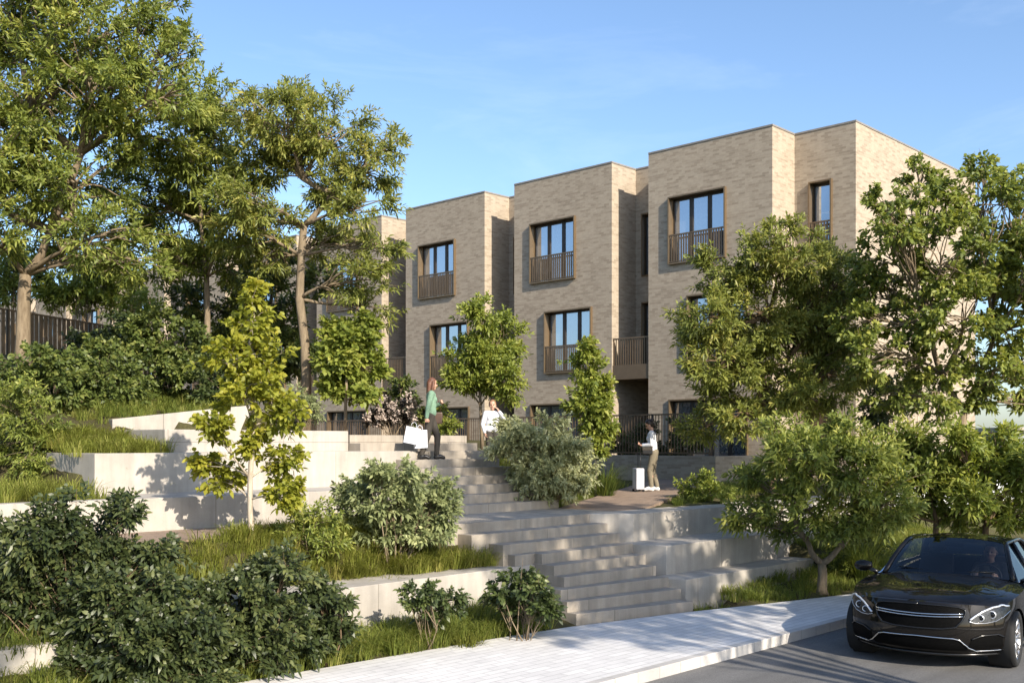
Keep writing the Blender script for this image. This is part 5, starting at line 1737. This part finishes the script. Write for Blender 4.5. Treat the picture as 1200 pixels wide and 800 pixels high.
def screen_pt(v, t):
    a, b = cowl_pt(t), roof_pt(0, t)
    p = a.lerp(b, v)
    nrm_ = Vector((0.55, 0, 0.83))
    return p + nrm_ * (0.035 * math.sin(math.pi * v))


def rear_pt(v, t):
    a, b = roof_pt(1, t), Vector((-3.20 + 0.10 * t * t, t * 0.70, 1.00 - 0.03 * t * t))
    p = a.lerp(b, v)
    return p + Vector((-0.4, 0, 0.9)) * (0.03 * math.sin(math.pi * v))


def sheet(name, fn, nu, nv, mat, parent, t0=-1, t1=1, v0=0, v1=1, thick=0.0, lift=0.0):
    vs = []
    for i in range(nu + 1):
        for j in range(nv + 1):
            vs.append(fn(v0 + (v1 - v0) * i / nu, t0 + (t1 - t0) * j / nv) + Vector((0, 0, lift)))
    fs = [(i * (nv + 1) + j, i * (nv + 1) + j + 1, (i + 1) * (nv + 1) + j + 1, (i + 1) * (nv + 1) + j) for i in range(nu) for j in range(nv)]
    return MB().add(vs, fs, True).build(name, M[mat], parent, fix=False)


sheet('roof', roof_pt, 12, 20, 'paint', car)
sheet('windscreen', screen_pt, 12, 18, 'car_glass', car, -0.985, 0.985, 0.0, 0.985)
sheet('rear_window', rear_pt, 10, 16, 'car_glass', car, -0.94, 0.94, 0.02, 0.98)
for sg in (1, -1):
    pil = [screen_pt(v, sg) for v in [0, .2, .4, .6, .8, 1]] + [roof_pt(u, sg) for u in (0.25, 0.5, 0.75, 1.0)] + [rear_pt(v, sg) for v in (.2, .4, .6, .8, 1)]
    MB().tube(pil, [0.034, 0.034, 0.033, 0.033, 0.032, 0.032] + [0.03] * 4 + [0.05, 0.055, 0.06, 0.07, 0.08], 8).build('pillar', M['paint'], car, fix=False)
    belt = [(-0.80, 0.80, 0.915), (-1.4, 0.825, 0.93), (-2.2, 0.815, 0.945), (-3.0, 0.76, 0.965)]
    belt = [Vector((x, sg * y, z)) for x, y, z in belt]
    top = [screen_pt(0.12, sg), roof_pt(0.02, sg), roof_pt(0.72, sg), rear_pt(0.75, sg)]
    mb = MB()
    mb.add(belt + top, [(0, 1, 5, 4), (1, 2, 6, 5), (2, 3, 7, 6)])
    mb.build('side_window', M['car_glass'], car, fix=False)
    MB().tube(belt, 0.016, 6).build('belt_trim', M['chrome'], car, fix=False)
    MB().tube([Vector((-1.62, sg * 0.83, 0.93)), roof_pt(0.32, sg)], 0.028, 6).build('pillar', M['gloss_black'], car, fix=False)
    # deck shoulder between the body's edge and the belt line
    mb = MB()
    a = [top_pt(x, sg * 0.97) + Vector((0, 0, 0.0)) for x in (-0.75, -1.3, -2.1, -2.9, -3.3)]
    b = [Vector((x, sg * y, z)) for x, y, z in ((-0.72, 0.70, 0.955), (-1.4, 0.79, 0.94), (-2.2, 0.785, 0.955), (-3.0, 0.73, 0.975), (-3.3, 0.66, 0.99))]
    mb.add(a + b, [(i, i + 1, 5 + i + 1, 5 + i) for i in range(4)], True)
    mb.build('shoulder', M['paint'], car, fix=False)
    # mirrors
    mr = MB().ball((-0.86, sg * 1.005, 1.005), (0.065, 0.115, 0.075), 18, 12).build('mirror', M['paint'], car)
    MB().tube([(-0.83, sg * 0.82, 0.925), (-0.85, sg * 0.93, 0.975)], 0.028, 8).build('mirror_arm', M['gloss_black'], mr)
    MB().box(-0.935, -0.928, sg * 1.005 - 0.09, sg * 1.005 + 0.09, 0.955, 1.055).build('mirror_glass', M['chrome'], mr)
    # door shut lines and handle
    for x0 in (-0.62, -1.78, -2.75):
        trim('shut_line', [(x0, 0.28), (x0 - 0.02, 0.55), (x0 - 0.05, 0.86)], 'gloss_black', car, 0.004, 0.001, 'y+' if sg > 0 else 'y-')
    trim('handle', [(-1.45, 0.765), (-1.25, 0.757)], 'paint', car, 0.014, 0.02, 'y+' if sg > 0 else 'y-')
    trim('sill_trim', [(-0.45, 0.235), (-1.4, 0.23), (-2.4, 0.235)], 'gloss_black', car, 0.012, 0.006, 'y+' if sg > 0 else 'y-')
    # wipers
    MB().tube([(-0.66, sg * 0.05, 0.99), (-0.72, sg * 0.3, 1.02), (-0.80, sg * 0.55, 1.03)], 0.007, 6).build('wiper', M['gloss_black'], car, fix=False)
# wheels
for x in (0.0, -2.84):
    for sg in (1, -1):
        wv = empty('wheel', (0, 0, 0)); wv.parent = car
        wc = (x, sg * 0.80, 0.335)
        prof = [(0.245, -0.10), (0.30, -0.112), (0.328, -0.10), (0.335, -0.06), (0.335, 0.06), (0.328, 0.10), (0.30, 0.112), (0.245, 0.10)]
        tyre_me = MB().lathe(prof, 40, 'y', wc, close=True).mesh('wheel')
        bpy.data.objects.remove(wv)
        wv = link('wheel', tyre_me, M['rubber'], car)
        MB().lathe([(0.248, 0.095 * sg), (0.236, 0.085 * sg), (0.225, 0.04 * sg), (0.225, -0.08 * sg)], 40, 'y', wc).build('rim', M['alloy'], wv)
        mb = MB()
        for k_ in range(10):
            th = 2 * math.pi * k_ / 10
            for dth in (-0.07, 0.07):
                c0, s0 = math.cos(th + dth * 0.5), math.sin(th + dth * 0.5)
                c1, s1 = math.cos(th + dth * 1.6), math.sin(th + dth * 1.6)
                mb.tube([(x + 0.05 * c0, wc[1] + sg * 0.060, 0.335 + 0.05 * s0), (x + 0.15 * c0, wc[1] + sg * 0.072, 0.335 + 0.15 * s0), (x + 0.235 * c1, wc[1] + sg * 0.085, 0.335 + 0.235 * s1)], [0.016, 0.012, 0.013], 6)
        mb.build('spokes', M['alloy'], wv, fix=False)
        MB().lathe([(0.0, 0.075 * sg), (0.05, 0.075 * sg), (0.06, 0.055 * sg), (0.06, 0.0)], 20, 'y', wc).build('hub_cap', M['alloy'], wv)
        MB().lathe([(0.0, 0.0), (0.16, 0.0), (0.16, -0.02 * sg), (0.0, -0.02 * sg)], 28, 'y', wc).build('brake_disc', M['coping'], wv)
        MB().lathe([(0.0, -0.16 * sg), (0.362, -0.16 * sg), (0.362, 0.06 * sg)], 30, 'y', wc).build('arch_liner', M['rubber'], car, fix=False)
# cabin
MB().box(-3.0, -0.64, -0.70, 0.70, 0.30, 0.44).build('cabin_floor', M['seat'], car)
dash = MB().prism([(-0.68, -0.69), (-0.68, 0.69), (-1.05, 0.69), (-1.05, -0.69)], 0.5, 0.93).build('dashboard', M['seat'], car, bevel=0.03)
for y in (0.37, -0.37):
    st = MB().box(-2.0, -1.5, y - 0.25, y + 0.25, 0.44, 0.60).build('seat', M['seat'], car, bevel=0.04)
    MB().add([(-2.05, y - 0.24, 0.55), (-1.92, y - 0.24, 0.55), (-1.92, y + 0.24, 0.55), (-2.05, y + 0.24, 0.55), (-2.24, y - 0.20, 1.10), (-2.14, y - 0.20, 1.10), (-2.14, y + 0.20, 1.10), (-2.24, y + 0.20, 1.10)],
             [(3, 2, 1, 0), (4, 5, 6, 7), (0, 1, 5, 4), (1, 2, 6, 5), (2, 3, 7, 6), (3, 0, 4, 7)]).build('backrest', M['seat'], st, bevel=0.03)
    MB().ball((-2.2, y, 1.20), (0.05, 0.12, 0.085), 14, 9).build('headrest', M['seat'], st)
MB().lathe([(0.175, -0.012), (0.187, 0.0), (0.175, 0.012), (0.163, 0.0)], 28, 'x', (0, 0, 0), close=True).build('steering_wheel', M['seat'], car)
sw = [o for o in car.children if o.name.startswith('steering_wheel')][0]
sw.location = (-1.28, 0.37, 0.90); sw.rotation_euler = (0, -0.4, 0)
MB().tube([(-0.01, -0.16, 0), (0.0, 0, 0), (-0.01, 0.16, 0)], 0.018, 6).build('wheel_spokes', M['seat'], sw)
MB().box(-1.30, -1.285, -0.11, 0.11, 1.285, 1.335).build('rear_view_mirror', M['gloss_black'], car, bevel=0.006)
# back lights
for sg in (1, -1):
    MB().box(-3.90, -3.72, sg * 0.45 - 0.22, sg * 0.45 + 0.22, 0.72, 0.80).build('tail_light', m_plain('red lamp', (0.3, 0.01, 0.01), 0.2), car, bevel=0.02)

# driver
car.scale = (CARS, CARS * 1.085, CARS)
cm = Matrix.Rotation(CARR, 3, 'Z')
dp = CARP + cm @ Vector((-1.84, 0.37, -0.33)) * CARS
arms = {'L': ((0.0, 0.17, 1.37), (0.16, 0.22, 1.15), (0.40, 0.15, 1.24), ((0.40, 0.15, 1.24), (0.75, 0, 0.6), (0.3, -0.9, 0), -1, 0.9)),
        'R': ((0.0, -0.17, 1.37), (0.16, -0.22, 1.15), (0.40, -0.15, 1.24), ((0.40, -0.15, 1.24), (0.75, 0, 0.6), (0.3, 0.9, 0), 1, 0.9))}
lg = {'L': ((0.0, 0.10, 0.90), (0.44, 0.12, 0.98), (0.80, 0.11, 0.75), (0.92, 0.12, 0.78)), 'R': ((0.0, -0.10, 0.90), (0.44, -0.12, 0.98), (0.80, -0.11, 0.75), (0.92, -0.12, 0.78))}
person('driver in a dark top sitting behind the windscreen of the black car', dp, CARR, 1.78, arms, lg, 'charcoal_cloth', 'charcoal_cloth', 'black_leather', 'hair_dark', 'short', 0.0, 0.0)
# ================================================================ CAMERA, SKY, SUN
cam = bpy.data.cameras.new('camera')
co = bpy.data.objects.new('camera', cam)
COL.objects.link(co)
cam.sensor_width = 36.0
cam.lens = 36.0 * FPX / 1200.0
cam.shift_y = 0.0983
cam.clip_start = 0.1
cam.clip_end = 3000
co.location = (0, 0, 0)
co.rotation_euler = (math.pi / 2, 0, math.atan2(-SU, CU))
scene.camera = co

sun = bpy.data.lights.new('sun', 'SUN')
sun.energy = 4.6
sun.angle = R(0.55)
sun.color = (1.0, 0.90, 0.76)
so = bpy.data.objects.new('sun', sun)
COL.objects.link(so)
sd = Vector((SUN_H.x * math.cos(SUN_EL), SUN_H.y * math.cos(SUN_EL), math.sin(SUN_EL)))
so.rotation_euler = (-sd).to_track_quat('-Z', 'Y').to_euler()
so.location = (0, 0, 30)

wd = bpy.data.worlds.new('World')
scene.world = wd
wd.use_nodes = True
nt = wd.node_tree
nt.nodes.clear()
out = nt.nodes.new('ShaderNodeOutputWorld')
bg = nt.nodes.new('ShaderNodeBackground')
sky = nt.nodes.new('ShaderNodeTexSky')
sky.sky_type = 'NISHITA'
sky.sun_disc = False
sky.sun_elevation = SUN_EL
sky.sun_rotation = math.atan2(SUN_H.x, SUN_H.y)
sky.altitude = 50
sky.air_density = 1.0
sky.dust_density = 1.3
sky.ozone_density = 3.6
bg.inputs['Strength'].default_value = 0.14
# thin wisps of cloud
tc = nt.nodes.new('ShaderNodeTexCoord')
mp = nt.nodes.new('ShaderNodeMapping')
mp.inputs['Scale'].default_value = (1.6, 1.6, 6.0)
mp.inputs['Rotation'].default_value = (0.25, 0.1, 0.5)
ns = nt.nodes.new('ShaderNodeTexNoise')
ns.inputs['Scale'].default_value = 2.2
ns.inputs['Detail'].default_value = 9
ns.inputs['Roughness'].default_value = 0.62
ns.inputs['Distortion'].default_value = 0.4
rp = nt.nodes.new('ShaderNodeValToRGB')
rp.color_ramp.elements[0].position = 0.56
rp.color_ramp.elements[0].color = (0, 0, 0, 1)
rp.color_ramp.elements[1].position = 0.86
rp.color_ramp.elements[1].color = (0.14, 0.14, 0.14, 1)
mx = nt.nodes.new('ShaderNodeMix')
mx.data_type = 'RGBA'
mx.inputs[7].default_value = (6.0, 6.6, 7.4, 1)
L_ = nt.links.new
L_(tc.outputs['Generated'], mp.inputs[0]); L_(mp.outputs[0], ns.inputs['Vector']); L_(ns.outputs['Fac'], rp.inputs[0])
L_(rp.outputs[0], mx.inputs[0]); L_(sky.outputs[0], mx.inputs[6]); L_(mx.outputs[2], bg.inputs[0]); L_(bg.outputs[0], out.inputs[0])

vs = scene.view_settings
vs.view_transform = 'Standard'
vs.look = 'None'
vs.exposure = 0.80
vs.gamma = 1.0
vs.use_curve_mapping = False
scene.cycles.use_denoising = True
scene.cycles.max_bounces = 8
scene.cycles.transparent_max_bounces = 12
scene.cycles.caustics_reflective = False
scene.cycles.caustics_refractive = False
scene.render.film_transparent = False
